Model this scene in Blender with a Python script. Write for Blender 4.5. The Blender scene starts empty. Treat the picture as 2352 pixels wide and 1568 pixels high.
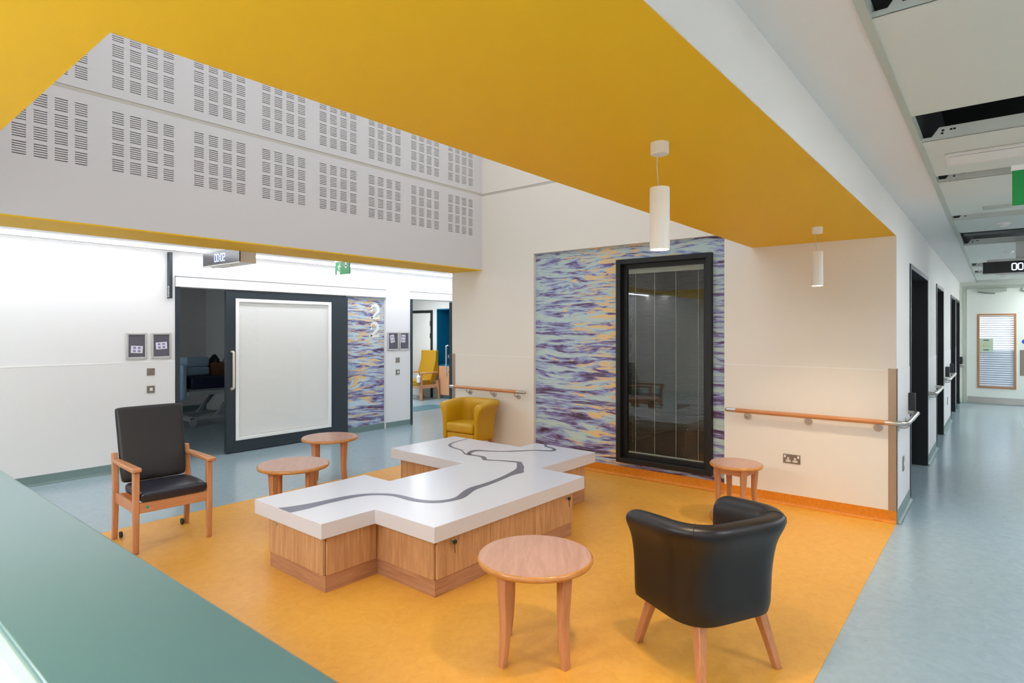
import bpy, math, random
from math import sin, cos, pi, radians
random.seed(7)
S = bpy.context.scene
COL = S.collection

# ------------------------------------------------------------------ camera, world, exposure
FPX, CYP, YAW, CH = 1371.4, 757.8, radians(39.1), 1.65
cd = bpy.data.cameras.new('camera')
cam = bpy.data.objects.new('camera', cd)
COL.objects.link(cam)
cd.sensor_width = 36.0
cd.lens = FPX * 36.0 / 2352
cd.shift_y = -(784 - CYP) / 2352
cd.clip_start = 0.02
cam.location = (0, 0, CH)
cam.rotation_euler = (pi / 2, 0, YAW - pi / 2)
cd.dof.use_dof = True
cd.dof.focus_distance = 4.2
cd.dof.aperture_fstop = 3.5
S.camera = cam
S.view_settings.view_transform = 'Standard'
S.view_settings.look = 'None'
S.view_settings.exposure = 1.05
S.view_settings.gamma = 1.0
S.view_settings.use_curve_mapping = False
S.cycles.max_bounces = 8
S.cycles.diffuse_bounces = 5
S.cycles.glossy_bounces = 4
S.cycles.transmission_bounces = 6
S.cycles.transparent_max_bounces = 12
S.cycles.sample_clamp_indirect = 6.0
S.cycles.caustics_reflective = False
S.cycles.caustics_refractive = False
S.cycles.use_denoising = True

SKY = 1.05
L_STRIP2 = 7.0        # second strip, on the bay side
L_STRIP = 6.5        # linear light along the left corridor
L_PANEL = 12.0         # unseen ceiling luminaires, those in the corridor added as fill
L_BASE = 15.5         # brighter fill luminaires added over the staff base
P_PEND = 30.0         # pendant lamps, watt
w = bpy.data.worlds.new('world')
S.world = w
w.use_nodes = True
bg = w.node_tree.nodes['Background']
bg.inputs['Color'].default_value = (0.86, 0.93, 1.0, 1)
bg.inputs['Strength'].default_value = SKY

def lamp(name, kind, loc, power, color=(1, 1, 1), size=0.1, sy=None, rot=(0, 0, 0), portal=False, spot=None):
    d = bpy.data.lights.new(name, kind)
    d.energy = power
    d.color = color
    if kind == 'AREA':
        d.shape = 'RECTANGLE'
        d.size = size
        d.size_y = sy or size
        if portal:
            d.cycles.is_portal = True
    elif kind == 'SPOT':
        d.shadow_soft_size = size
        d.spot_size = spot or radians(120)
        d.spot_blend = 1.0
    else:
        d.shadow_soft_size = size
    o = bpy.data.objects.new(name, d)
    COL.objects.link(o)
    o.location = loc
    o.rotation_euler = rot
    return o

lamp('rooflight_portal', 'AREA', (3.29, 3.63, 4.72), 0, size=5.3, sy=3.4, portal=True)

# ------------------------------------------------------------------ materials
def lin(c):
    r = []
    for v in c[:3]:
        v /= 255.0
        r.append(v / 12.92 if v <= 0.04045 else ((v + 0.055) / 1.055) ** 2.4)
    return (r[0], r[1], r[2], 1.0)

def new_mat(name):
    m = bpy.data.materials.new(name)
    m.use_nodes = True
    nt = m.node_tree
    return m, nt, nt.nodes['Principled BSDF']

def mat(name, c, rough=0.5, metal=0.0, spec=0.5, noise=0.0, nscale=30, bump=0.0, bscale=200, coat=0.0):
    m, nt, b = new_mat(name)
    b.inputs['Base Color'].default_value = lin(c)
    b.inputs['Roughness'].default_value = rough
    b.inputs['Metallic'].default_value = metal
    b.inputs['Specular IOR Level'].default_value = spec
    b.inputs['Coat Weight'].default_value = coat
    if noise or bump:
        tc = nt.nodes.new('ShaderNodeTexCoord')
    if noise:
        n = nt.nodes.new('ShaderNodeTexNoise')
        n.inputs['Scale'].default_value = nscale
        n.inputs['Detail'].default_value = 4
        nt.links.new(tc.outputs['Object'], n.inputs['Vector'])
        r = nt.nodes.new('ShaderNodeValToRGB')
        lo = [max(0, v * (1 - noise)) for v in c[:3]]
        hi = [min(255, v * (1 + noise)) for v in c[:3]]
        r.color_ramp.elements[0].position = 0.3
        r.color_ramp.elements[1].position = 0.7
        r.color_ramp.elements[0].color = lin(lo)
        r.color_ramp.elements[1].color = lin(hi)
        nt.links.new(n.outputs['Fac'], r.inputs['Fac'])
        nt.links.new(r.outputs['Color'], b.inputs['Base Color'])
    if bump:
        n2 = nt.nodes.new('ShaderNodeTexNoise')
        n2.inputs['Scale'].default_value = bscale
        nt.links.new(tc.outputs['Object'], n2.inputs['Vector'])
        bp = nt.nodes.new('ShaderNodeBump')
        bp.inputs['Strength'].default_value = bump
        bp.inputs['Distance'].default_value = 0.002
        nt.links.new(n2.outputs['Fac'], bp.inputs['Height'])
        nt.links.new(bp.outputs['Normal'], b.inputs['Normal'])
    return m

def emit(name, c, s):
    m, nt, b = new_mat(name)
    b.inputs['Base Color'].default_value = (0.8, 0.8, 0.8, 1) if s > 1 else lin(c)
    b.inputs['Emission Color'].default_value = lin(c)
    b.inputs['Emission Strength'].default_value = s
    return m

def wood(name, dark, light, scale=(1, 1, 1), rough=0.4, grain=8.0, contrast=(0.3, 0.7)):
    """grain runs along the axis whose scale is small"""
    m, nt, b = new_mat(name)
    tc = nt.nodes.new('ShaderNodeTexCoord')
    mp = nt.nodes.new('ShaderNodeMapping')
    mp.inputs['Scale'].default_value = scale
    nt.links.new(tc.outputs['Object'], mp.inputs['Vector'])
    n = nt.nodes.new('ShaderNodeTexNoise')
    n.inputs['Scale'].default_value = grain
    n.inputs['Detail'].default_value = 8
    n.inputs['Roughness'].default_value = 0.62
    n.inputs['Distortion'].default_value = 0.6
    nt.links.new(mp.outputs['Vector'], n.inputs['Vector'])
    r = nt.nodes.new('ShaderNodeValToRGB')
    r.color_ramp.elements[0].position = contrast[0]
    r.color_ramp.elements[1].position = contrast[1]
    r.color_ramp.elements[0].color = lin(dark)
    r.color_ramp.elements[1].color = lin(light)
    nt.links.new(n.outputs['Fac'], r.inputs['Fac'])
    nt.links.new(r.outputs['Color'], b.inputs['Base Color'])
    b.inputs['Roughness'].default_value = rough
    return m

def lino(name, c1, c2, rough):
    m, nt, b = new_mat(name)
    g = nt.nodes.new('ShaderNodeNewGeometry')
    n = nt.nodes.new('ShaderNodeTexNoise')
    n.inputs['Scale'].default_value = 16
    n.inputs['Detail'].default_value = 9
    n.inputs['Roughness'].default_value = 0.68
    n.inputs['Distortion'].default_value = 0.7
    nt.links.new(g.outputs['Position'], n.inputs['Vector'])
    r = nt.nodes.new('ShaderNodeValToRGB')
    r.color_ramp.elements[0].position = 0.3
    r.color_ramp.elements[1].position = 0.7
    r.color_ramp.elements[0].color = lin(c1)
    r.color_ramp.elements[1].color = lin(c2)
    nt.links.new(n.outputs['Fac'], r.inputs['Fac'])
    nt.links.new(r.outputs['Color'], b.inputs['Base Color'])
    b.inputs['Roughness'].default_value = rough
    return m

def water_print(name, seed, scale, zh, band_y, band_w, axis, light, bright=0.0, glitter=0.10):
    """printed photograph of rippled water at dusk: horizontal wave streaks, closer together towards the top"""
    m, nt, b = new_mat(name)
    N, K = nt.nodes.new, nt.links.new
    g = N('ShaderNodeNewGeometry')
    sp = N('ShaderNodeSeparateXYZ')
    K(g.outputs['Position'], sp.inputs[0])
    def math_(op, a, bb=None, c=None):
        n = N('ShaderNodeMath')
        n.operation = op
        for i, v in enumerate((a, bb, c)):
            if v is None:
                continue
            if isinstance(v, (int, float)):
                n.inputs[i].default_value = v
            else:
                K(v, n.inputs[i])
        return n.outputs[0]
    U, V = sp.outputs[axis], sp.outputs[2]
    d = math_('SUBTRACT', zh, V)
    lg = math_('MULTIPLY', math_('LOGARITHM', d, 2.71828), -1.0)
    inv = math_('DIVIDE', 3.0, d)
    uu = math_('MULTIPLY', math_('SUBTRACT', U, band_y), inv)
    state = {'lg': lg}
    def noise(su, sv, det, rough, dist, w_):
        lg = state['lg']
        cx = N('ShaderNodeCombineXYZ')
        K(math_('MULTIPLY', uu, su), cx.inputs[0])
        K(math_('MULTIPLY', lg, sv), cx.inputs[1])
        cx.inputs[2].default_value = w_
        n = N('ShaderNodeTexNoise')
        n.inputs['Scale'].default_value = 1.0
        n.inputs['Detail'].default_value = det
        n.inputs['Roughness'].default_value = rough
        n.inputs['Distortion'].default_value = dist
        K(cx.outputs[0], n.inputs['Vector'])
        return n.outputs['Fac']
    swell = noise(0.9 * scale, 12 * scale, 1, 0.5, 0.0, seed + 31)
    state['lg'] = math_('ADD', lg, math_('MULTIPLY', math_('SUBTRACT', swell, 0.5), 0.07))
    big = noise(1.7 * scale, 44 * scale, 3, 0.55, 0.6, seed)
    mid = noise(4.5 * scale, 130 * scale, 4, 0.62, 0.5, seed + 5)
    fine = noise(9.0 * scale, 320 * scale, 3, 0.6, 0.3, seed + 9)
    mix = math_('ADD', math_('MULTIPLY', big, 0.50), math_('ADD', math_('MULTIPLY', mid, 0.33), math_('MULTIPLY', fine, 0.17)))
    # a little darker towards the bottom of the print
    mix = math_('ADD', mix, math_('ADD', math_('MULTIPLY', math_('SUBTRACT', V, 1.4), 0.018), bright))
    r = N('ShaderNodeValToRGB')
    e = r.color_ramp.elements
    e[0].position, e[0].color = 0.40, lin((74, 48, 60))
    e[1].position, e[1].color = 0.60, lin(light)
    for p, c in ((0.425, (86, 62, 84)), (0.452, (108, 88, 126)), (0.478, (128, 120, 172)), (0.500, (152, 164, 204)), (0.522, (164, 188, 200)), (0.545, light)):
        q = e.new(p)
        q.color = lin(c)
    K(mix, r.inputs['Fac'])
    sheen = noise(7.0 * scale, 260 * scale, 3, 0.6, 0.4, seed + 40)
    shm = N('ShaderNodeMapRange')
    shm.inputs['From Min'].default_value = 0.5
    shm.inputs['From Max'].default_value = 0.68
    shm.inputs['To Max'].default_value = 0.5
    K(sheen, shm.inputs['Value'])
    shx = N('ShaderNodeMix')
    shx.data_type = 'RGBA'
    K(shm.outputs[0], shx.inputs['Factor'])
    K(r.outputs['Color'], shx.inputs['A'])
    shx.inputs['B'].default_value = lin((176, 178, 214))
    # peach glitter path
    gl = noise(3.0 * scale, 60 * scale, 4, 0.6, 0.5, seed + 20)
    dist = math_('DIVIDE', math_('ABSOLUTE', math_('SUBTRACT', U, band_y)), band_w)
    fall = math_('SUBTRACT', glitter, math_('MULTIPLY', dist, 0.14))
    msk = N('ShaderNodeMapRange')
    msk.inputs['From Min'].default_value = 0.53
    msk.inputs['From Max'].default_value = 0.60
    K(math_('ADD', gl, fall), msk.inputs['Value'])
    m2 = N('ShaderNodeMapRange')
    m2.inputs['From Min'].default_value = 0.47
    m2.inputs['From Max'].default_value = 0.51
    K(mix, m2.inputs['Value'])
    f = math_('MULTIPLY', msk.outputs[0], m2.outputs[0])
    mx = N('ShaderNodeMix')
    mx.data_type = 'RGBA'
    K(f, mx.inputs['Factor'])
    K(shx.outputs['Result'], mx.inputs['A'])
    mx.inputs['B'].default_value = lin((232, 196, 138))
    K(mx.outputs['Result'], b.inputs['Base Color'])
    b.inputs['Roughness'].default_value = 0.45
    b.inputs['Specular IOR Level'].default_value = 0.3
    return m

def glass(name, tint=(255, 255, 255), f0=0.04):
    """thin window pane: Schlick mirror over clear"""
    m = bpy.data.materials.new(name)
    m.use_nodes = True
    nt = m.node_tree
    nt.nodes.clear()
    out = nt.nodes.new('ShaderNodeOutputMaterial')
    mix = nt.nodes.new('ShaderNodeMixShader')
    lw = nt.nodes.new('ShaderNodeLayerWeight')
    lw.inputs['Blend'].default_value = 0.5
    p5 = nt.nodes.new('ShaderNodeMath')
    p5.operation = 'POWER'
    p5.inputs[1].default_value = 5.0
    mr = nt.nodes.new('ShaderNodeMapRange')
    mr.inputs['To Min'].default_value = f0
    mr.inputs['To Max'].default_value = 1.0
    tr = nt.nodes.new('ShaderNodeBsdfTransparent')
    tr.inputs['Color'].default_value = lin(tint)
    gl = nt.nodes.new('ShaderNodeBsdfGlossy')
    gl.inputs['Roughness'].default_value = 0.0
    nt.links.new(lw.outputs['Facing'], p5.inputs[0])
    nt.links.new(p5.outputs[0], mr.inputs['Value'])
    nt.links.new(mr.outputs[0], mix.inputs[0])
    nt.links.new(tr.outputs[0], mix.inputs[1])
    nt.links.new(gl.outputs[0], mix.inputs[2])
    nt.links.new(mix.outputs[0], out.inputs[0])
    return m

M = {}
M['white'] = mat('white_paint', (232, 229, 225), 0.6, spec=0.25)
M['white_left'] = mat('white_wall_paint', (238, 237, 237), 0.55, spec=0.25)
M['wipe'] = mat('wall_protection_sheet', (234, 232, 231), 0.45, spec=0.35)
M['bead'] = mat('joint_bead', (246, 244, 240), 0.4)
M['shadow_gap'] = mat('movement_joint', (196, 190, 178), 0.7)
M['well'] = mat('plasterboard_white', (214, 211, 210), 0.7, spec=0.2)
M['void'] = mat('slot_backing', (62, 56, 54), 0.9)
M['yellow'] = mat('yellow_soffit_paint', (237, 189, 38), 0.6, spec=0.2)
M['orange'] = lino('orange_linoleum', (216, 152, 54), (229, 170, 72), 0.36)
M['blue'] = lino('blue_grey_linoleum', (149, 168, 176), (160, 179, 187), 0.2)
M['teal_floor'] = lino('teal_linoleum', (70, 122, 138), (84, 136, 150), 0.3)
M['cove_orange'] = mat('orange_cove', (220, 132, 20), 0.45, noise=0.05, nscale=40)
M['cove_blue'] = mat('grey_green_cove', (116, 138, 136), 0.45)
M['anthracite'] = mat('anthracite_powder_coat', (44, 54, 62), 0.42, spec=0.5)
M['black'] = mat('black_frame', (22, 22, 22), 0.4)
M['black_gloss'] = mat('black_laminate', (17, 19, 22), 0.35)
M['dark_room'] = mat('dim_room_paint', (226, 224, 221), 0.8)
M['pale_room'] = mat('bedroom_paint', (222, 219, 212), 0.7)
M['teal'] = mat('teal_laminate', (6, 104, 140), 0.4)
M['table_white'] = mat('white_solid_surface', (208, 208, 214), 0.22, spec=0.5)
M['river'] = mat('slate_inlay', (84, 84, 102), 0.3)
M['oak_v'] = wood('oak_laminate_upright_grain', (168, 123, 80), (207, 162, 119), (9, 9, 0.6), 0.42, 5)
M['oak_h'] = wood('oak_laminate_flat_grain', (156, 110, 78), (192, 144, 110), (0.7, 0.7, 12), 0.45, 5)
M['edge'] = mat('oak_edge_band', (196, 134, 82), 0.4)
M['top_wood'] = wood('pale_beech_laminate', (172, 128, 108), (192, 150, 130), (0.9, 8, 8), 0.28, 3.2, (0.32, 0.62))
M['top_edge'] = mat('beech_lipping', (188, 128, 66), 0.25, noise=0.05)
M['beech'] = wood('beech', (178, 118, 76), (200, 142, 100), (10, 10, 0.8), 0.38, 5)
M['beech_x'] = wood('beech_rail', (178, 118, 74), (200, 142, 98), (1, 10, 10), 0.38, 5)
M['beech_pale'] = wood('pale_beech', (208, 150, 108), (226, 172, 132), (8, 8, 0.8), 0.4, 5)
M['vinyl_dark'] = mat('dark_brown_vinyl', (20, 14, 14), 0.4, spec=0.5, bump=0.12, bscale=500)
M['vinyl_black'] = mat('black_brown_vinyl', (32, 28, 28), 0.45, spec=0.5, bump=0.12, bscale=500)
M['vinyl_navy'] = mat('navy_black_vinyl', (34, 35, 46), 0.36, spec=0.5)
M['vinyl_yellow'] = mat('mustard_vinyl', (196, 149, 14), 0.42, spec=0.45, bump=0.1, bscale=500)
M['mustard'] = mat('mustard_fabric', (186, 138, 18), 0.6)
M['steel'] = mat('brushed_steel', (196, 190, 184), 0.3, metal=1.0)
M['steel_plate'] = mat('brushed_steel_plate', (150, 142, 134), 0.36, metal=0.9)
M['bronze_plate'] = mat('satin_steel_guard', (176, 156, 138), 0.38, metal=0.75)
M['rail_wood'] = wood('handrail_oak', (184, 116, 66), (204, 138, 86), (8, 0.8, 8), 0.35, 5)
M['plastic_white'] = mat('white_plastic', (236, 234, 230), 0.4)
M['plastic_dark'] = mat('dark_plastic', (36, 38, 42), 0.4)
M['lamp_white'] = mat('lamp_white_enamel', (238, 234, 228), 0.4)
M['lamp_glow'] = emit('lamp_diffuser', (255, 240, 220), 14)
M['strip_glow'] = emit('strip_diffuser', (244, 248, 255), L_STRIP)
M['strip_glow2'] = emit('strip_diffuser_bay', (244, 248, 255), L_STRIP2)
M['panel_glow'] = emit('panel_diffuser', (241, 248, 255), L_PANEL)
M['base_fill_glow'] = emit('base_fill_diffuser', (241, 248, 255), L_BASE)
M['led'] = emit('clock_digits', (120, 150, 255), 2.6)
M['led_white'] = emit('clock_digits_white', (205, 215, 255), 2.6)
M['screen'] = mat('black_screen', (26, 28, 32), 0.22)
M['sign_green'] = mat('safety_green', (0, 150, 78), 0.4)
M['sign_green2'] = emit('safety_green_lit', (0, 140, 60), 0.0)
M['sign_white'] = mat('sign_white', (238, 240, 236), 0.4)
M['silver'] = mat('satin_aluminium', (206, 205, 203), 0.35, metal=0.6)
M['handle_satin'] = mat('satin_handle', (226, 214, 202), 0.4, metal=0.15)
M['pin_grey'] = mat('grey_pinboard', (96, 92, 102), 0.7)
M['card'] = mat('white_card', (228, 224, 236), 0.6)
M['lilac'] = mat('lilac_print', (140, 132, 172), 0.6)
M['tray'] = mat('metal_ceiling_tray', (216, 220, 212), 0.55)
M['ceil_trim'] = mat('ceiling_trim', (184, 190, 178), 0.5)
M['pleno'] = mat('plenum_black', (12, 14, 14), 0.9)
M['duct'] = mat('plenum_duct', (60, 62, 62), 0.5, metal=0.6)
M['counter'] = mat('teal_counter_laminate', (55, 92, 91), 0.3, spec=0.8)
M['counter_edge'] = mat('counter_edging', (112, 136, 130), 0.4)
M['blind'] = mat('cream_blind', (214, 210, 194), 0.5)
M['blind_white'] = mat('door_blind', (250, 251, 248), 0.5)
M['glass'] = glass('clear_glass')
M['glass_dark'] = glass('grey_glass', (222, 228, 224), 0.115)
M['frost'] = mat('frosted_stripe', (240, 244, 250), 0.5)
M['oak_frame'] = mat('oak_vision_panel_frame', (186, 130, 82), 0.45)
M['fridge_green'] = mat('pale_green_notice', (196, 214, 190), 0.6)
M['blue_sign'] = mat('blue_mandatory_disc', (10, 92, 190), 0.5)
M['navy'] = mat('navy_mattress', (18, 24, 62), 0.5)
M['bed_blue'] = mat('pale_blue_plastic', (170, 200, 224), 0.35)
M['bed_frame'] = mat('pale_grey_bed_steel', (186, 192, 196), 0.4)
M['cardboard'] = mat('cardboard', (132, 92, 60), 0.8)
M['bag'] = mat('black_bag', (26, 26, 28), 0.3)
M['paper'] = mat('crumpled_paper', (206, 208, 210), 0.6)
M['mural'] = water_print('water_mural_print', 3.0, 1.0, 4.3, 3.4, 0.75, 1, (190, 209, 200), 0.014, 0.075)
M['mural_door'] = water_print('water_door_print', 41.0, 1.25, 4.3, 6.05, 2.2, 0, (198, 218, 226), 0.022, 0.04)

# ------------------------------------------------------------------ mesh builder
class MB:
    def __init__(self):
        self.v, self.f, self.m = [], [], []

    def add(self, verts, faces, m=0):
        n = len(self.v)
        self.v += [tuple(p) for p in verts]
        self.f += [[i + n for i in f] for f in faces]
        self.m += [m] * len(faces)
        return self

    def box(self, x0, x1, y0, y1, z0, z1, m=0):
        p = [(x, y, z) for z in (z0, z1) for y in (y0, y1) for x in (x0, x1)]
        return self.add(p, [(0, 2, 3, 1), (4, 5, 7, 6), (0, 1, 5, 4), (2, 6, 7, 3), (0, 4, 6, 2), (1, 3, 7, 5)], m)

    def prism(self, poly, a0, a1, axis='z', m=0):
        """polygon extruded; axis z: (x,y); y: (x,z); x: (y,z)"""
        def P(p, a):
            return {'z': (p[0], p[1], a), 'y': (p[0], a, p[1]), 'x': (a, p[0], p[1])}[axis]
        n = len(poly)
        v = [P(p, a0) for p in poly] + [P(p, a1) for p in poly]
        ar = sum(poly[i][0] * poly[(i + 1) % n][1] - poly[(i + 1) % n][0] * poly[i][1] for i in range(n))
        flip = (ar < 0) ^ (axis == 'y') ^ (a1 < a0)
        f = [list(range(n))[::-1], list(range(n, 2 * n))] + [(i, (i + 1) % n, n + (i + 1) % n, n + i) for i in range(n)]
        if flip:
            f = [list(q)[::-1] for q in f]
        return self.add(v, f, m)

    def rings(self, rings, m=0, cap=True, closed=True):
        n = len(rings[0])
        v = [p for r in rings for p in r]
        f = []
        for i in range(len(rings) - 1):
            for j in range(n if closed else n - 1):
                k = (j + 1) % n
                f.append((i * n + j, i * n + k, (i + 1) * n + k, (i + 1) * n + j))
        if cap:
            f.append(list(range(n))[::-1])
            f.append([(len(rings) - 1) * n + j for j in range(n)])
        return self.add(v, f, m)

    def tube(self, path, r, n=10, m=0):
        rs = []
        up0 = None
        for i, p in enumerate(path):
            a = path[max(0, i - 1)]
            b = path[min(len(path) - 1, i + 1)]
            t = [b[k] - a[k] for k in range(3)]
            l = math.sqrt(sum(c * c for c in t)) or 1
            t = [c / l for c in t]
            ref = up0 or ((0, 0, 1) if abs(t[2]) < 0.9 else (1, 0, 0))
            dt = sum(ref[k] * t[k] for k in range(3))
            u = [ref[k] - dt * t[k] for k in range(3)]
            l = math.sqrt(sum(c * c for c in u)) or 1
            u = [c / l for c in u]
            up0 = u
            s = [t[1] * u[2] - t[2] * u[1], t[2] * u[0] - t[0] * u[2], t[0] * u[1] - t[1] * u[0]]
            rr = r[i] if isinstance(r, (list, tuple)) else r
            rs.append([tuple(p[k] + rr * (cos(q) * u[k] + sin(q) * s[k]) for k in range(3)) for q in [2 * pi * j / n for j in range(n)]])
        return self.rings(rs, m)

    def lathe(self, prof, n=32, c=(0, 0), m=0):
        rs = [[(c[0] + r * cos(2 * pi * j / n), c[1] + r * sin(2 * pi * j / n), z) for j in range(n)] for r, z in prof]
        return self.rings(rs, m)

    def ribbon(self, pts, wd, to3, m=0):
        """flat stroke in a plane"""
        L, R = [], []
        for i, p in enumerate(pts):
            a, b = pts[max(0, i - 1)], pts[min(len(pts) - 1, i + 1)]
            t = (b[0] - a[0], b[1] - a[1])
            l = math.hypot(*t) or 1
            nx, ny = -t[1] / l, t[0] / l
            h = (wd[i] if isinstance(wd, (list, tuple)) else wd) / 2
            L.append((p[0] + nx * h, p[1] + ny * h))
            R.append((p[0] - nx * h, p[1] - ny * h))
        n = len(pts)
        v = [to3(*p) for p in L] + [to3(*p) for p in R]
        return self.add(v, [(i, i + 1, n + i + 1, n + i) for i in range(n - 1)], m)

    def build(self, name, mats, parent=None, bevel=0.0, seg=2, smooth=True, angle=32):
        me = bpy.data.meshes.new(name)
        me.from_pydata(self.v, [], self.f)
        if not isinstance(mats, (list, tuple)):
            mats = [mats]
        for q in mats:
            me.materials.append(q)
        me.polygons.foreach_set('material_index', self.m)
        if smooth:
            me.polygons.foreach_set('use_smooth', [True] * len(self.f))
            me.set_sharp_from_angle(angle=radians(angle))
        me.update()
        o = bpy.data.objects.new(name, me)
        COL.objects.link(o)
        if parent:
            o.parent = parent
        if bevel:
            b = o.modifiers.new('bevel', 'BEVEL')
            b.width = bevel
            b.segments = seg
            b.limit_method = 'ANGLE'
            b.angle_limit = radians(40)
        return o

def B(*a, m=0):
    return MB().box(*a, m=m)

def struct(o):
    o['kind'] = 'structure'
    return o

def tag(o, label, cat, group=None):
    o['label'] = label
    o['category'] = cat
    if group:
        o['group'] = group
    return o

def thing(name, loc, label, cat, rz=0.0, group=None):
    o = bpy.data.objects.new(name, None)
    o.empty_display_size = 0.1
    COL.objects.link(o)
    o.location = loc
    o.rotation_euler = (0, 0, rz)
    return tag(o, label, cat, group)

def copy_thing(r, loc, rz, label):
    c = r.copy()
    COL.objects.link(c)
    c.location = loc
    c.rotation_euler = (0, 0, rz)
    c['label'] = label
    for ch in list(r.children):
        d = ch.copy()
        COL.objects.link(d)
        d.parent = c
        for g in list(ch.children):
            e = g.copy()
            COL.objects.link(e)
            e.parent = d
    return c

def arc(cx, cy, r, a0, a1, n):
    return [(cx + r * cos(radians(a0 + (a1 - a0) * i / n)), cy + r * sin(radians(a0 + (a1 - a0) * i / n))) for i in range(n + 1)]

def walls(mb, u0, u1, z0, z1, holes, put, m=0):
    """wall with rectangular holes: splits into boxes, put(ua, ub, za, zb)"""
    us = sorted({u0, u1} | {h[i] for h in holes for i in (0, 1) if u0 < h[i] < u1})
    for a, b in zip(us[:-1], us[1:]):
        hs = sorted([(h[2], h[3]) for h in holes if h[0] <= a + 1e-6 and h[1] >= b - 1e-6])
        z = z0
        for ha, hb in hs:
            if ha > z + 1e-6:
                put(mb, a, b, z, ha)
            z = max(z, hb)
        if z < z1 - 1e-6:
            put(mb, a, b, z, z1)

# ------------------------------------------------------------------ main dimensions
XW, YR, ZS = 6.008, 0.665, 2.453       # end wall, corridor wall line, yellow soffit
YB, YO = 5.404, 5.97                   # bulkhead face, its outer edge
YL, ZL = 7.93, 2.63                    # left wall, left corridor ceiling
ZC, YT = 2.725, 0.365                  # right corridor ceiling, trim line
XO, YI = 0.567, 1.858                  # roof well edges
XE, XB, YE = 17.0, -3.2, -1.95
ZT = 4.75

# ------------------------------------------------------------------ floor
fl = struct(B(XB, XE + 0.3, YE, 13.3, -0.12, 0.0).build('floor', M['blue']))
B(0.75, XW, YR + 0.002, 5.65, 0.0, 0.0025).build('orange_inlay', M['orange'], fl)
B(8.1, 9.15, 9.15, 9.75, 0.0, 0.0025).build('teal_inlay', M['teal_floor'], fl)
for a in (-0.35,):
    B(XB, XE, a - 0.002, a + 0.002, 0.0, 0.0012).build('weld_line', M['counter_edge'], fl)

# ------------------------------------------------------------------ end wall of the seating bay (mural wall)
MY0, MY1, MZ1 = 2.13, 4.53, 2.612      # mural recess
WY0, WY1, WZ0, WZ1 = 2.28, 3.335, 0.18, 2.425
mb = MB()
putx = lambda b_, a, c, z0, z1: b_.box(XW, XW + 0.05, a, c, z0, z1)
walls(mb, YR + 0.002, YO, 0.105, 3.455, [(MY0, MY1, 0.0, MZ1)], putx)
mb.box(XW + 0.006, XW + 0.2, YR + 0.006, MY0, 0.0, 0.1).box(XW + 0.006, XW + 0.2, MY1, YO - 0.006, 0.0, 0.1).box(XW + 0.05, XW + 0.2, MY0, MY1, 0.0, 0.1)                       # plinth below the sheet
mb.box(XW, XW + 0.05, YI - 0.01, YB + 0.05, 3.487, ZT)
walls(mb, YR + 0.002, YO, 0.10, 3.5, [(WY0 + 0.01, WY1 - 0.01, WZ0 + 0.01, WZ1 - 0.01)], lambda b_, a, c, z0, z1: b_.box(XW + 0.052, XW + 0.2, a, c, z0, z1))
we = struct(mb.build('wall_end', mat('cream_wall_sheet', (234, 227, 215), 0.5, spec=0.3)))
B(XW + 0.003, XW + 0.05, YI, YB + 0.02, 3.455, 3.487).build('movement_joint', M['shadow_gap'], we)
mb = MB()
walls(mb, MY0 - 0.0, MY1, 0.1, MZ1, [(WY0, WY1, WZ0, WZ1)], lambda b_, a, c, z0, z1: b_.box(XW + 0.044, XW + 0.0515, a, c, z0, z1))
mb.build('mural_panel', M['mural'], we)
mb = MB()
for a, b in ((YR + 0.09, MY0 - 0.001), (MY1 + 0.001, YO - 0.06)):
    mb.box(XW - 0.0015, XW, a, b, 1.306, 1.311)
mb.build('joint_bead', M['bead'], we)
# coved skirtings
def cove(name, pts, out, h, r, mat_, parent=None):
    """skirting that curves into the floor; pts two ends, out the unit vector into the room"""
    (ax, ay), (bx, by) = pts
    prof = [(0.004, h), (0.004, r)] + [(0.004 + r - r * cos(q), r - r * sin(q)) for q in [pi / 2 * i / 5 for i in range(1, 6)]] + [(0.004 + r, 0.0), (-0.002, 0.0), (-0.002, h)]
    rs = []
    for x, y in ((ax, ay), (bx, by)):
        rs.append([(x + out[0] * o_, y + out[1] * o_, z + 0.002) for o_, z in prof])
    m_ = MB().rings(rs)
    return struct(m_.build(name, mat_, parent))
cove('baseboard_end', [(XW, YR), (XW, MY0)], (-1, 0), 0.104, 0.03, M['cove_orange'])
cove('baseboard_mural', [(XW + 0.042, MY0), (XW + 0.042, MY1)], (-1, 0), 0.104, 0.03, M['cove_orange'])
cove('baseboard_end_left', [(XW, MY1), (XW, 5.64)], (-1, 0), 0.104, 0.03, M['cove_orange'])
cove('baseboard_end_left', [(XW, 5.64), (XW, YO)], (-1, 0), 0.104, 0.03, M['cove_blue'])

# vision window in the mural
wn = thing('window_1', (0, 0, 0), 'tall black-framed vision window with integral blind set in the water mural', 'window')
del wn['category'], wn['label']
struct(wn)
mb = MB()
walls(mb, WY0 - 0.02, WY1 + 0.02, WZ0 - 0.02, WZ1 + 0.02, [(WY0 + 0.035, WY1 - 0.035, WZ0 + 0.035, WZ1 - 0.035)], lambda b_, a, c, z0, z1: b_.box(XW - 0.016, XW + 0.18, a, c, z0, z1))
mb.build('outer_frame', M['black'], wn, 0.003)
mb = MB()
walls(mb, WY0 + 0.035, WY1 - 0.035, WZ0 + 0.035, WZ1 - 0.035, [(WY0 + 0.085, WY1 - 0.085, WZ0 + 0.085, WZ1 - 0.085)], lambda b_, a, c, z0, z1: b_.box(XW + 0.055, XW + 0.17, a, c, z0, z1))
mb.build('inner_frame', M['black'], wn, 0.002)
ga, gb, gc, gd = WY0 + 0.085, WY1 - 0.085, WZ0 + 0.085, WZ1 - 0.085
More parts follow.
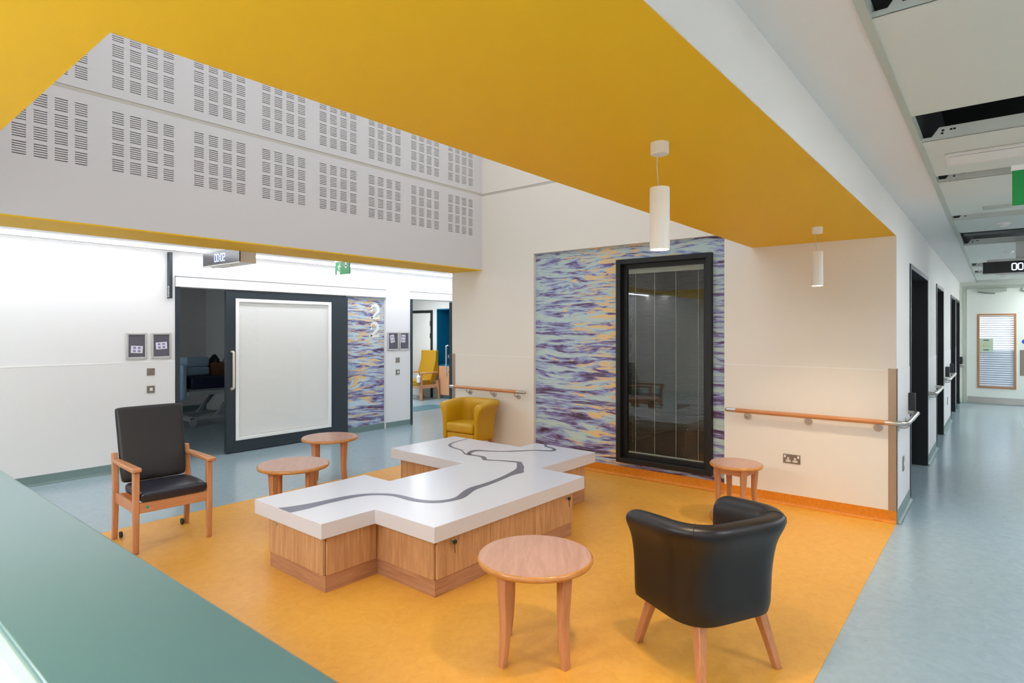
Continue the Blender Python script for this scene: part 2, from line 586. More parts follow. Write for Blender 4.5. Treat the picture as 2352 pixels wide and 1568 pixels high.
MB().add([(XW + 0.075, ga, gc), (XW + 0.075, ga, gd), (XW + 0.075, gb, gd), (XW + 0.075, gb, gc)], [(0, 1, 2, 3)]).build('glass_pane', M['glass_dark'], wn)
bl = B(XW + 0.09, XW + 0.115, ga, gb, gd - 0.055, gd).build('blind_headrail', M['blind'], wn)
mb = MB()
k = 0
z = gc + 0.03
while z < gd - 0.06:
    mb.box(XW + 0.093, XW + 0.112, ga + 0.004, gb - 0.004, z, z + 0.0012)
    z += 0.0155
sl = mb.build('blind_slats', mat('shaded_blind_slat', (132, 132, 122), 0.6), wn)  # cream slats with shade put into the colour, so the reflection shows
sl['kind'] = 'stuff'
B(XW + 0.093, XW + 0.112, ga, gb, gc, gc + 0.014).build('blind_bottom_rail', M['blind'], wn)
for q in (0.1, 0.36, 0.64, 0.92):
    y = gb - q * (gb - ga)
    B(XW + 0.0905, XW + 0.0925, y - 0.002, y + 0.002, gc, gd - 0.05).build('ladder_cord', M['blind'], wn)
# room behind the window (unlit)
mb = MB()
mb.box(XW + 0.22, 9.6, 1.6, 1.62, 0, 2.6)
mb.box(XW + 0.22, 9.6, 4.2, 4.22, 0, 2.6)
mb.box(9.6, 9.62, 1.6, 4.22, 0, 2.6)
mb.box(XW + 0.22, 9.6, 1.6, 4.22, 2.6, 2.62)
struct(mb.build('wall_behind_window', M['dark_room']))

# ------------------------------------------------------------------ corner guards and handrails
g = tag(MB().box(XW - 0.004, XW + 0.001, YR - 0.004, YR + 0.06, 0.108, 1.32).box(XW - 0.004, XW + 0.06, YR - 0.004, YR + 0.001, 0.108, 1.32).build('corner_guard', M['bronze_plate'], None, 0.001), 'tall satin steel corner guard on the wall corner by the right corridor', 'corner guard')
g = tag(MB().box(XW - 0.004, XW + 0.001, YO - 0.06, YO + 0.004, 0.108, 1.32).box(XW - 0.004, XW + 0.06, YO - 0.001, YO + 0.004, 0.108, 1.32).build('corner_guard', M['bronze_plate'], None, 0.001), 'narrow satin steel corner guard behind the mustard tub armchair', 'corner guard')

RR, RZ = 0.021, 0.865
def rail_bracket(parent, wall_pt, out):
    """wall rose, bent arm up to the rail"""
    x, y, z = wall_pt
    ox, oy = out
    mb_ = MB()
    n = 20
    def ring(r, d):
        return [(x + ox * d + (-oy) * r * cos(q), y + oy * d + ox * r * cos(q), z + r * sin(q)) for q in [2 * pi * j / n for j in range(n)]]
    mb_.rings([ring(0.036, 0.0), ring(0.036, 0.004), ring(0.032, 0.008), ring(0.012, 0.009)])
    mb_.tube([(x + ox * 0.004, y + oy * 0.004, z), (x + ox * 0.045, y + oy * 0.045, z), (x + ox * 0.066, y + oy * 0.066, z + 0.006), (x + ox * 0.077, y + oy * 0.077, z + 0.022), (x + ox * 0.08, y + oy * 0.08, z + 0.05)], 0.0065, 8)
    return mb_.build('bracket', M['steel'], parent)

def end_cap(path, r):
    """rounded end: path of two points"""
    (a, b) = path
    d = [b[k] - a[k] for k in range(3)]
    l = math.sqrt(sum(c * c for c in d))
    d = [c / l for c in d]
    ps, rs = [a, b], [r, r]
    for q in (0.4, 0.75, 0.95, 1.0):
        ps.append(tuple(b[k] + d[k] * r * q for k in range(3)))
        rs.append(r * math.sqrt(max(0.02, 1 - q * q)))
    return MB().tube(ps, rs, 14)

XR = XW - 0.08
hr = thing('handrail', (0, 0, 0), 'long oak handrail with steel bend wrapping the corner into the right corridor', 'handrail')
MB().tube([(XR, 1.99, RZ), (XR, 0.74, RZ)], RR, 16).build('wooden_grip', M['rail_wood'], hr)
end_cap(((XR, 1.99, RZ), (XR, 2.075, RZ)), RR).build('end_cap', M['steel'], hr)
bend = [(XR, 0.74, RZ), (XR, 0.70, RZ)] + [(XR + 0.09 - 0.09 * cos(q), 0.67 - 0.085 * sin(q), RZ) for q in [pi / 2 * i / 6 for i in range(7)]] + [(6.5, 0.585, RZ), (6.78, 0.585, RZ), (6.83, 0.60, RZ), (6.85, 0.63, RZ), (6.85, 0.664, RZ)]
MB().tube(bend, RR, 16).build('steel_bend', M['steel'], hr)
for y in (1.90, 1.355, 0.80):
    rail_bracket(hr, (XW, y, 0.808), (-1, 0))
for x in (6.12, 6.62):
    rail_bracket(hr, (x, YR, 0.808), (0, -1))
hr = thing('handrail', (0, 0, 0), 'short oak handrail with steel ends beside the mural, above the mustard tub armchair', 'handrail')
MB().tube([(XR, 4.74, RZ), (XR, 5.86, RZ)], RR, 16).build('wooden_grip', M['rail_wood'], hr)
end_cap(((XR, 4.74, RZ), (XR, 4.62, RZ)), RR).build('end_cap', M['steel'], hr)
end_cap(((XR, 5.86, RZ), (XR, 5.93, RZ)), RR).build('end_cap', M['steel'], hr)
for y in (5.62, 5.18, 4.775):
    rail_bracket(hr, (XW, y, 0.80), (-1, 0))
DOORS = [(6.974, 8.88), (10.24, 11.62), (13.55, 15.07), (15.40, 16.75)]
CR = [('first steel corridor handrail, between the first and second black doorways', 9.0, 10.15), ('second steel corridor handrail, between the second and third black doorways', 11.72, 13.45), ('short steel handrail at the far end of the corridor beside the end doors', 16.8, 16.97)]
for lb, a, b in CR:
    hr = thing('handrail', (0, 0, 0), lb, 'handrail')
    pts = [(a, YR - 0.001, RZ), (a, 0.62, RZ), (a + 0.02, 0.595, RZ), (a + 0.05, 0.585, RZ), (b - 0.05, 0.585, RZ), (b - 0.02, 0.595, RZ), (b, 0.62, RZ), (b, YR - 0.001, RZ)]
    MB().tube(pts, RR, 12).build('steel_grip', M['steel'], hr)
    for x in ((a + 0.15, b - 0.15) if b - a > 0.5 else (a + 0.08,)):
        rail_bracket(hr, (x, YR, 0.808), (0, -1))

# ------------------------------------------------------------------ right corridor wall with recessed doors
DZ = 2.30
mb = MB()
walls(mb, XW + 0.2, XE, 0.0, ZC, [(a, b, 0.0, DZ) for a, b in DOORS], lambda b_, a, c, z0, z1: b_.box(a, c, YR, YR + 0.2, z0, z1))
mb.box(XB, XW, YR, YR + 0.004, ZS, ZC)
mb.box(XB, XW - 0.001, YR + 0.004, YR + 0.12, ZS + 0.012, ZC)
mb.box(XW, XW + 0.2, YR, YR + 0.002, 0.1, ZC)
wr = struct(mb.build('wall_corridor', M['white']))
xs = [XW] + [v for d in DOORS for v in d] + [XE]
for i in range(0, len(xs), 2):
    a, b = xs[i] + 0.001, xs[i + 1] - 0.001
    if b - a > 0.25:
        B(a, b, YR - 0.003, YR, 0.105, 1.30).build('wall_protection_sheet', M['wipe'], wr)
    cove('baseboard_corridor', [(a, YR - 0.002), (b, YR - 0.002)], (0, -1), 0.104, 0.03, M['cove_blue'])
for i, (a, b) in enumerate(DOORS):
    d = thing('door_%d' % (i + 1), (a, YR, 0), '', 'door')
    del d['category'], d['label']
    struct(d)
    wd = b - a
    mb = MB().box(0, 0.05, -0.012, 0.2, 0, DZ).box(wd - 0.05, wd, -0.012, 0.2, 0, DZ).box(0.05, wd - 0.05, -0.012, 0.2, DZ - 0.05, DZ)
    mb.build('frame', M['anthracite'], d, 0.002)
    B(0.05, wd - 0.05, 0.15, 0.19, 0.01, DZ - 0.05).build('leaf', M['black_gloss'], d)
    mb = MB().box(0.0505, 0.062, 0.02, 0.15, 0.0, DZ - 0.05).box(wd - 0.062, wd - 0.0505, -0.004, 0.15, 0.0, DZ - 0.05)
    mb.build('reveal_lining', M['black_gloss'], d)
    MB().tube([(0.16, 0.148, 0.95), (0.16, 0.10, 0.95), (0.16, 0.09, 0.96), (0.16, 0.09, 1.28), (0.16, 0.10, 1.29), (0.16, 0.148, 1.29)], 0.011, 10).build('handle', M['steel'], d)
for lb, x in (('dark wall-mounted door holder before the first black doorway', 6.86), ('dark wall-mounted door holder between second and third black doorways', 12.1), ('dark wall-mounted door holder just before the third black doorway', 13.3), ('dark wall-mounted door holder past the last black doorway', 16.82)):
    t = thing('door_holder', (x, YR, 0.88), lb, 'door holder')
    B(-0.025, 0.025, -0.06, -0.003, 0.0, 0.17).build('housing', M['plastic_dark'], t, 0.006)
    MB().tube([(0.02, -0.04, 0.10), (0.055, -0.05, 0.10), (0.06, -0.05, 0.12)], 0.006, 8).build('hook', M['steel'], t)
t = thing('light_switch', (6.42, YR - 0.003, 0.38), 'narrow steel switch plate low on the wall before the first corridor doorway', 'switch')
B(-0.043, 0.043, -0.008, 0, 0, 0.13).build('plate', M['steel_plate'], t, 0.002)
B(-0.012, 0.012, -0.011, -0.008, 0.045, 0.085).build('rocker', M['plastic_white'], t, 0.001)
t = thing('light_switch', (12.6, YR - 0.003, 0.38), 'narrow steel switch plate low on the wall before the third corridor doorway', 'switch')
B(-0.043, 0.043, -0.008, 0, 0, 0.13).build('plate', M['steel_plate'], t, 0.002)
B(-0.012, 0.012, -0.011, -0.008, 0.045, 0.085).build('rocker', M['plastic_white'], t, 0.001)

# corridor far wall, right wall, back wall
mb = MB()
EWY0, EWY1, EWZ0, EWZ1 = -0.298, 0.322, 0.385, 1.985
walls(mb, YE, YR + 0.2, 0.0, ZC + 0.3, [(EWY0, EWY1, EWZ0, EWZ1)], lambda b_, a, c, z0, z1: b_.box(XE, XE + 0.08, a, c, z0, z1))
we2 = struct(mb.build('wall_corridor_end', mat('pale_grey_door_paint', (234, 237, 226), 0.5)))
struct(B(XB, XE, YE - 0.1, YE, 0, 3.1).build('wall_right', M['white']))
struct(B(XB - 0.1, XB, YE, YL, 0, 3.1).build('wall_back', M['white']))
d = thing('door_5', (XE, 0, 0), '', 'door')
del d['category'], d['label']
struct(d)
mb = MB().box(-0.03, 0, 0.545, 0.60, 0, 2.58).box(-0.03, 0, -0.60, 0.60, 2.58, 2.64)
mb.build('door_frame', M['ceil_trim'], d, 0.002)
mb = MB()
walls(mb, -0.66, 0.54, 0.02, 2.57, [(EWY0 - 0.02, EWY1 + 0.02, EWZ0 - 0.02, EWZ1 + 0.02)], lambda b_, a, c, z0, z1: b_.box(-0.02, 0, a, c, z0, z1))
mb.build('leaf', bpy.data.materials['pale_grey_door_paint'], d)
B(-0.023, -0.02, -0.66, 0.525, 0.02, 0.16).build('kick_plate', M['steel'], d)
B(-0.023, -0.02, -0.62, -0.38, 0.66, 1.22).build('push_plate', M['steel_plate'], d)
mb = MB()
walls(mb, EWY0 - 0.025, EWY1 + 0.025, EWZ0 - 0.025, EWZ1 + 0.025, [(EWY0 + 0.015, EWY1 - 0.015, EWZ0 + 0.015, EWZ1 - 0.015)], lambda b_, a, c, z0, z1: b_.box(-0.03, 0.02, a, c, z0, z1))
mb.build('vision_panel_frame', M['oak_frame'], d, 0.002)
B(0.012, 0.016, EWY0, EWY1, EWZ0, EWZ1).build('vision_panel_glass', M['glass'], d)
mb = MB()
z = EWZ0 + 0.03
while z < EWZ1 - 0.03:
    mb.box(0.008, 0.011, EWY0 + 0.014, EWY1 - 0.014, z, z + 0.032)
    z += 0.049
q = mb.build('frosted_stripes', M['frost'], d)
q['kind'] = 'stuff'
# wall beyond the glazed door: far landing seen through the clear stripes
struct(B(XE + 1.6, XE + 1.7, -1.6, 1.6, 0.0, 1.15).build('wall_landing', mat('landing_blue_grey', (70, 92, 120), 0.6)))
t = thing('warning_notice', (XE - 0.026, 0.19, 1.16), 'pale green paper notice with a warning triangle on the corridor end door glass', 'notice')
B(-0.002, 0.0, -0.12, 0.12, 0, 0.3).build('sheet', M['fridge_green'], t)
to3 = lambda u, v: (-0.0026, -u, v)
mb = MB().ribbon([(-0.07, 0.13), (0.0, 0.23), (0.07, 0.13), (-0.07, 0.13)], 0.012, to3)
mb.ribbon([(0, 0.15), (0, 0.2)], 0.01, to3)
mb.build('triangle', mat('notice_yellow', (206, 206, 60), 0.6), t)
for za in (0.255, 0.04):
    B(-0.0027, -0.002, -0.05, 0.05, za, za + 0.018).build('text_line', M['black'], t)
t = tag(MB().prism(arc(0, 0, 0.05, 0, 360, 24)[:-1], -0.003, 0, 'x').build('mandatory_sign', M['blue_sign']), 'small round blue sign on the corridor end door above the steel plate', 'sign')
t.location = (XE - 0.0205, -0.46, 1.40)
t = thing('door_closer', (XE - 0.02, 0.14, 2.50), 'pale surface-mounted door closer with cable at the top of the corridor end door', 'door closer')
B(-0.06, 0, -0.30, 0.20, 0.0, 0.065).build('body', M['ceil_trim'], t, 0.004)
MB().tube([(-0.03, 0.2, 0.0), (-0.08, 0.05, -0.03), (-0.05, -0.1, -0.04)], 0.008, 8).build('arm', M['duct'], t)
t = thing('door_closer', (XE - 0.02, -0.62, 2.50), 'pale door closer on the second leaf, at the picture edge', 'door closer')
B(-0.06, 0, -0.30, 0.20, 0.0, 0.065).build('body', M['ceil_trim'], t, 0.004)
MB().tube([(-0.03, 0.2, 0.0), (-0.08, 0.05, -0.03), (-0.05, -0.1, -0.04)], 0.008, 8).build('arm', M['duct'], t)

# ------------------------------------------------------------------ right corridor ceiling
cr = struct(B(XB, XE, YT, YR, ZC, ZC + 0.03).build('ceiling_margin', M['white']))
struct(B(XB, XE, YT - 0.03, YT, ZC - 0.008, ZC + 0.05).build('trim_ceiling', M['ceil_trim']))
GAPS = [(1.35, 2.384), (3.608, 4.143), (5.119, 5.344), (6.992, 7.284), (8.279, 9.519), (12.162, 12.85), (13.722, 14.377), (16.45, 16.58)]
pl = bpy.data.objects.new('ceiling_corridor', None)
COL.objects.link(pl)
struct(pl)
x = XB
edges = []
for a, b in GAPS:
    edges.append((x, a))
    x = b
edges.append((x, XE))
for a, b in edges:
    n = max(1, round((b - a) / 1.25))
    for i in range(n):
        p, q = a + (b - a) * i / n, a + (b - a) * (i + 1) / n - (0.004 if i < n - 1 else 0)
        mb = MB().box(p, q, YE, YT - 0.03, ZC, ZC + 0.002)
        mb.box(p, p + 0.002, YE, YT - 0.11, ZC, ZC + 0.07).box(p, p + 0.002, YT - 0.11, YT - 0.03, ZC, ZC + 0.022)
        mb.prism([(YT - 0.11, ZC + 0.022), (YT - 0.075, ZC + 0.022), (YT - 0.11, ZC + 0.07)], p, p + 0.002, 'x')
        mb.box(q - 0.002, q, YE, YT - 0.03, ZC, ZC + 0.05)
        o = mb.build('ceiling_tray', M['tray'], pl)
        mb = MB()
        for yy, zz in ((YT - 0.128, 0.05), (YT - 0.124, 0.034), (YT - 0.165, 0.05), (YT - 0.18, 0.05)):
            mb.box(p - 0.001, p + 0.001, yy - 0.006, yy + 0.006, ZC + zz - 0.005, ZC + zz + 0.005)
        mb.build('fixing_hole', M['black'], o)
struct(B(XB, XE, YE, YR + 0.1, 3.32, 3.4).build('ceiling_plenum', M['pleno']))
struct(B(XB, XE, YT - 0.035, YT - 0.028, ZC + 0.052, 3.32).build('wall_plenum', M['pleno']))
t = tag(B(8.95, 9.2, YE + 0.05, 0.32, 2.80, 2.88).build('service_duct', M['duct'], None, 0.004), 'grey metal service channel seen inside the widest ceiling gap', 'duct')
t = tag(MB().tube([(5.2, YE + 0.1, 2.9), (5.2, -0.6, 2.86), (5.24, -0.1, 2.85), (5.2, 0.3, 2.92)], 0.03, 10).build('cable_bundle', M['duct']), 'dull grey cable bundle inside a narrow ceiling gap above the exit sign', 'cable')
t = thing('slot_diffuser', (4.66, -0.55, ZC - 0.006), 'long white linear slot diffuser in the corridor ceiling beside the exit sign', 'diffuser')
walls_mb = MB()
walls_mb.box(-0.16, -0.145, -1.25, 0.80, -0.004, 0.004).box(0.145, 0.16, -1.25, 0.80, -0.004, 0.004).box(-0.145, 0.145, 0.785, 0.80, -0.004, 0.004).box(-0.145, 0.145, -1.25, -1.235, -0.004, 0.004)
walls_mb.build('rim', M['white'], t)
B(-0.145, -0.10, -1.235, 0.785, -0.002, 0.003).build('louvre', M['plastic_white'], t)
B(-0.09, 0.145, -1.235, 0.785, -0.003, 0.003).build('face_plate', M['lamp_white'], t)
B(-0.1, -0.09, -1.235, 0.785, -0.001, 0.0035).build('slot', M['plastic_dark'], t)
for lb, x, y in (('white dome smoke detector on the corridor ceiling past the exit sign', 7.75, -0.05), ('small white detector on the corridor ceiling between the widest gap and the clock', 10.6, -0.12), ('tiny white detector on the corridor ceiling near the end doors', 15.3, -0.1)):
    t = thing('smoke_detector', (x, y, ZC), lb, 'smoke detector')
    MB().lathe([(0.055, 0.0), (0.055, -0.012), (0.05, -0.018)], 20).build('base', M['plastic_white'], t)
    MB().lathe([(0.042, -0.018), (0.042, -0.03), (0.025, -0.042), (0.004, -0.044)], 20).build('sensor', M['plastic_white'], t)
t = tag(B(6.62, 6.76, -0.10, 0.10, ZC - 0.012, ZC).build('access_plate', M['ceil_trim'], None, 0.002), 'small flat grey plate on the corridor ceiling by the second narrow gap', 'plate')
t = thing('dome_camera', (12.9, -0.33, ZC - 0.02), 'white bullet security camera below the corridor clock', 'camera')
B(-0.09, 0.10, -0.07, 0.07, -0.09, 0.02).build('housing', M['plastic_white'], t, 0.01)
o = MB().lathe([(0.062, 0.0), (0.062, 0.012), (0.045, 0.02), (0.01, 0.024)], 20).build('lens', M['plastic_dark'], t)
o.location = (-0.09, 0, -0.035)
o.rotation_euler = (0, -pi / 2, 0)

# ------------------------------------------------------------------ signs and clocks
def seg_digits(mb, text, to3, x, z, h, w_, st):
    """rounded LED figures; returns end x"""
    for ch in text:
        if ch == ':':
            for q in (0.33, 0.67):
                mb.ribbon([(x + st * 0.6, z + h * q - st * 0.5), (x + st * 0.6, z + h * q + st * 0.5)], st, to3)
            x += st * 2.2
            continue
        r = w_ * 0.3
        if ch == '0':
            p = arc(x + w_ - r, z + h - r, r, 0, 90, 4) + arc(x + r, z + h - r, r, 90, 180, 4) + arc(x + r, z + r, r, 180, 270, 4) + arc(x + w_ - r, z + r, r, 270, 360, 4)
            p.append(p[0])
        else:
            p = [(x, z + h * 0.93), (x, z + h)] + arc(x + w_ - r, z + h - r, r, 90, 0, 4) + arc(x + w_ - r, z + h * 0.5 + r, r, 0, -90, 4) + arc(x + r, z + h * 0.5 - r, r, 90, 180, 4) + [(x, z), (x + w_, z)]
        mb.ribbon(p, st, to3)
        x += w_ * 1.38
    return x

def wall_clock(loc, label, glow, stem):
    """ceiling-hung call display: face looks along -x, width runs along -y from loc"""
    t_ = thing('display_clock', loc, label, 'clock')
    W_, H_, D_ = 0.826, 0.14, 0.03
    B(0.012, 0.20, -W_ + 0.04, -0.04, -0.005, H_ + 0.03).build('casing', M['plastic_white'], t_, 0.008)
    B(0.0, 0.012, -W_, 0, 0, H_).build('screen', M['screen'], t_, 0.003)
    B(-0.001, 0.014, -W_ - 0.004, 0.004, -0.012, 0.0).build('bezel', M['plastic_white'], t_)
    mb_ = MB()
    seg_digits(mb_, '00:02', lambda u, v: (-0.0008, -u, v), W_ * 0.335, 0.032, 0.076, 0.042, 0.009)
    mb_.build('digits', glow, t_)
    B(0.06, 0.15, -W_ * 0.62, -W_ * 0.38, H_ + 0.03, stem).build('ceiling_stem', M['plastic_white'], t_, 0.004)
    MB().tube([(0.05, -0.12, -0.012), (0.05, -0.55, -0.012)], 0.012, 8).build('sounder', M['plastic_white'], t_)
    return t_
wall_clock((2.961, 6.80, 2.35), 'black call display clock reading 00:02 under the left corridor ceiling', M['led'], 0.28)
wall_clock((9.4, 0.138, 2.345), 'black call display clock in the right corridor, cut by the picture edge', M['led_white'], 0.38)

def running_man(mb, to3, s, x0, z0):
    """emergency exit pictogram: figure leaving through a door"""
    P = lambda pts: [(x0 + s * a, z0 + s * b) for a, b in pts]
    def poly(pts, m=0):
        pts = P(pts)
        mb.add([to3(*p) for p in pts], [list(range(len(pts)))], m)
    poly([(0.50 + 0.07 * cos(2 * pi * i / 12), 0.86 + 0.07 * sin(2 * pi * i / 12)) for i in range(12)])
    mb.ribbon(P([(0.47, 0.76), (0.42, 0.60), (0.36, 0.46)]), [0.12 * s, 0.15 * s, 0.13 * s], to3)
    mb.ribbon(P([(0.46, 0.73), (0.62, 0.68), (0.66, 0.54)]), 0.055 * s, to3)
    mb.ribbon(P([(0.44, 0.74), (0.28, 0.70), (0.22, 0.56)]), 0.055 * s, to3)
    mb.ribbon(P([(0.37, 0.47), (0.52, 0.36), (0.48, 0.16), (0.58, 0.14)]), 0.07 * s, to3)
    mb.ribbon(P([(0.35, 0.46), (0.27, 0.30), (0.10, 0.24)]), 0.075 * s, to3)

def exit_sign(loc, label, W_, H_, lit, drop):
    t_ = thing('exit_sign', loc, label, 'sign')
    B(0.0, 0.012, -W_, 0, 0, H_).build('panel', M['sign_green2'] if lit else M['sign_green'], t_)
    to3_ = lambda u, v: (-0.001, -u, v)
    mb_ = MB()
    # doorway outline behind the figure, then figure, then the down arrow
    if lit:
        mb_.ribbon([(W_ * 0.15, H_ * 0.1), (W_ * 0.15, H_ * 0.92), (W_ * 0.42, H_ * 0.92)], H_ * 0.11, to3_)
        running_man(mb_, to3_, H_ * 0.8, W_ * 0.16, H_ * 0.06)
        mb_.build('figure', M['sign_white'], t_)
        mb_ = MB()
        mb_.ribbon([(W_ * 0.64, H_ * 0.5), (W_ * 0.78, H_ * 0.5)], H_ * 0.1, to3_)
        mb_.add([to3_(W_ * 0.76, H_ * 0.75), to3_(W_ * 0.95, H_ * 0.5), to3_(W_ * 0.76, H_ * 0.25)], [(0, 1, 2)])
    else:
        mb_.ribbon([(W_ * 0.12, H_ * 0.10), (W_ * 0.34, H_ * 0.16)], H_ * 0.28, to3_)
        running_man(mb_, to3_, H_ * 0.95, W_ * 0.08, H_ * 0.04)
        mb_.build('figure', M['sign_white'], t_)
        mb_ = MB()
        mb_.ribbon([(W_ * 0.74, H_ * 0.95), (W_ * 0.74, H_ * 0.62)], W_ * 0.12, to3_)
        mb_.add([to3_(W_ * 0.60, H_ * 0.72), to3_(W_ * 0.88, H_ * 0.72), to3_(W_ * 0.74, H_ * 0.42)], [(0, 2, 1)])
    mb_.build('arrow', M['sign_white'], t_)
    B(-0.008, 0.03, -W_ - 0.006, 0.006, H_, H_ + 0.03).build('cap_rail', M['plastic_white'], t_, 0.003)
    for q in (0.2, 0.8):
        B(0.004, 0.012, -W_ * q - 0.004, -W_ * q + 0.004, H_ + 0.03, drop).build('hanger', M['plastic_white'], t_)
    return t_
exit_sign((4.8, 7.008, 2.402), 'green exit sign with running figure and down arrow in the left corridor', 0.324, 0.165, False, ZL - 2.402)
exit_sign((4.18, -0.062, 2.318), 'large lit green exit sign hanging in the right corridor at the picture edge', 0.42, 0.185, True, ZC - 2.318)

# ------------------------------------------------------------------ yellow soffit ring, roof well
struct(MB().box(XB, XW, YR + 0.004, YI, ZS, ZS + 0.012).box(XB, XO, YI, YB, ZS, ZS + 0.012).box(XB, XW, YB, YO, ZS, ZS + 0.012).build('ceiling_soffit', M['yellow']))
G0, PITCH, CP, BW = 1.044, 0.6178, 0.1243, 0.081
cols = [(G0 + g_ * PITCH + c * CP, G0 + g_ * PITCH + c * CP + BW) for g_ in range(8) for c in range(4)]
BH = 0.092
rows = [3.37 - 0.124 * r - BH for r in range(4)] + [3.652 + 0.124 * r - BH for r in range(4)]
rows = sorted(rows)
bd = 0.012
xs = sorted([XB, XW] + [v for c in cols for v in c])
zs = sorted([ZS + 0.012, 3.455, 3.487, ZT] + [v for r in rows for v in (r, r + BH)])
mb = MB()
holes = {(round(a, 4)) for a, b in cols}
hz = {(round(r, 4)) for r in rows}
vi = {}
def vid(x, z):
    k_ = (round(x, 4), round(z, 4))
    if k_ not in vi:
        vi[k_] = len(mb.v)
        mb.v.append((x, YB, z))
    return vi[k_]
for a, b in zip(xs[:-1], xs[1:]):
    for c, e in zip(zs[:-1], zs[1:]):
        if round(a, 4) in holes and round(c, 4) in hz:
            continue
        if abs(c - 3.455) < 1e-6:
            continue
        mb.f.append([vid(a, c), vid(b, c), vid(b, e), vid(a, e)])
        mb.m.append(0)
mb.box(XB, XW, YB + 0.03, YB + 0.05, ZS + 0.012, ZT)
mb.box(XB, XW, YO - 0.02, YO, ZS + 0.012, ZT)
wb = struct(mb.build('wall_bulkhead', M['well'], smooth=False))
B(XB, XW, YB + 0.003, YB + 0.03, 3.45, 3.492).build('movement_joint', M['shadow_gap'], wb)
mb = MB()
n = 6
sh = 0.0062
ptc = (BH - sh) / 5
mb.box(0, BW, bd, bd + 0.002, 0, BH, m=1)
for i in range(5):
    z0 = sh + i * ptc
    mb.box(0, BW, 0.0, bd, z0, z0 + ptc - sh, m=0)
proto = mb.build('slot_block', [M['well'], M['void']], wb, smooth=False)
first = True
for z0 in rows:
    for a, b in cols:
        o = proto if first else proto.copy()
        if not first:
            COL.objects.link(o)
        first = False
        o.parent = wb
        o.location = (a, YB, z0)
# rest of the well and the rooflight
struct(MB().box(XB, XW + 0.2, YI - 0.12, YI, ZS + 0.012, ZT).build('wall_well_right', M['well']))
struct(MB().box(XO - 0.12, XO, YI, YB, ZS + 0.012, ZT).build('wall_well_near', M['well']))
rf = thing('window_2', (0, 0, 0), '', 'x')
del rf['category'], rf['label']
struct(rf)
mb = MB()
for i in range(5):
    x = XO + (XW - XO) * i / 4
    mb.box(x - 0.03, x + 0.03, YI, YB, ZT, ZT + 0.09)
for y in (YI + 0.03, (YI + YB) / 2, YB - 0.03):
    mb.box(XO, XW, y - 0.03, y + 0.03, ZT, ZT + 0.09)
mb.build('rooflight_bars', M['plastic_white'], rf)
B(XO, XW, YI, YB, ZT + 0.05, ZT + 0.058).build('rooflight_glass', M['glass'], rf)
struct(MB().box(XB - 0.1, XO, YI - 0.1, YO + 0.1, ZT, ZT + 0.1).box(XW + 0.2, XE + 0.3, YE - 0.1, 13.4, 3.4, 3.5).box(XB - 0.1, XW, YO, 13.4, 3.4, 3.5).box(XB - 0.1, XW + 0.2, YE - 0.1, YI - 0.1, 3.4, 3.5).build('ceiling_roof', M['pleno']))

# ------------------------------------------------------------------ left corridor
struct(B(XB, XE, YO - 0.0, YL, ZL, ZL + 0.03).build('ceiling_left', M['white']))
st = thing('linear_light', (7, 7.605, ZL - 0.001), 'long recessed strip of white light in the left corridor ceiling', 'light')
B(-10.2, 9.9, -0.04, 0.04, -0.022, 0.0).build('diffuser', M['strip_glow'], st)
MB().box(-10.2, 9.9, -0.05, -0.0405, -0.004, 0).box(-10.2, 9.9, 0.0405, 0.05, -0.004, 0).build('rim', M['plastic_white'], st)
st = thing('linear_light', (7, 7.08, ZL - 0.001), 'second strip light of the left corridor, behind the perforated bulkhead', 'light')
B(-10.2, 9.9, -0.04, 0.04, -0.012, 0.0).build('diffuser', M['strip_glow2'], st)
MB().box(-10.2, 9.9, -0.05, -0.0405, -0.004, 0).box(-10.2, 9.9, 0.0405, 0.05, -0.004, 0).build('rim', M['plastic_white'], st)
OP1, OP2 = (3.117, 6.412), (6.946, 9.75)
mb = MB()
walls(mb, XB, XE, 0.0, ZL, [(OP1[0], OP1[1], 0.0, 2.19), (OP2[0], OP2[1], 0.0, 2.185)], lambda b_, a, c, z0, z1: b_.box(a, c, YL, YL + 0.16, z0, z1))
wl = struct(mb.build('wall_left', M['white_left']))
for a, b, zt in ((XB, OP1[0], 1.262), (OP1[1], OP2[0], 1.286), (OP2[1], XE, 1.286)):
    B(a, b, YL - 0.003, YL, 0.0, zt).build('wall_protection_sheet', M['wipe'], wl)
    B(a, b, YL - 0.005, YL, zt, zt + 0.007).build('joint_bead', M['bead'], wl)
    cove('baseboard_left', [(a + 0.001, YL - 0.002), (b - 0.001, YL - 0.002)], (0, -1), 0.1, 0.02, M['cove_blue'])
struct(MB().box(XW + 0.2, XE, YO - 0.12, YO, 0, ZL).build('wall_left_corridor_inner', M['wipe']))
struct(B(XE, XE + 0.1, YO - 0.12, 13.2, 0, 2.7).build('wall_left_corridor_end', M['white']))

def door_head(x0, x1, lab_parent):
    """projecting white pelmet with a dark line on top"""
    B(x0 - 0.002, x1 + 0.002, YL - 0.022, YL, 2.19, 2.312).build('pelmet', M['plastic_white'], lab_parent, 0.002)
    B(x0 - 0.002, x1 + 0.002, YL - 0.010, YL, 2.312, 2.322).build('pelmet_seal', M['anthracite'], lab_parent)

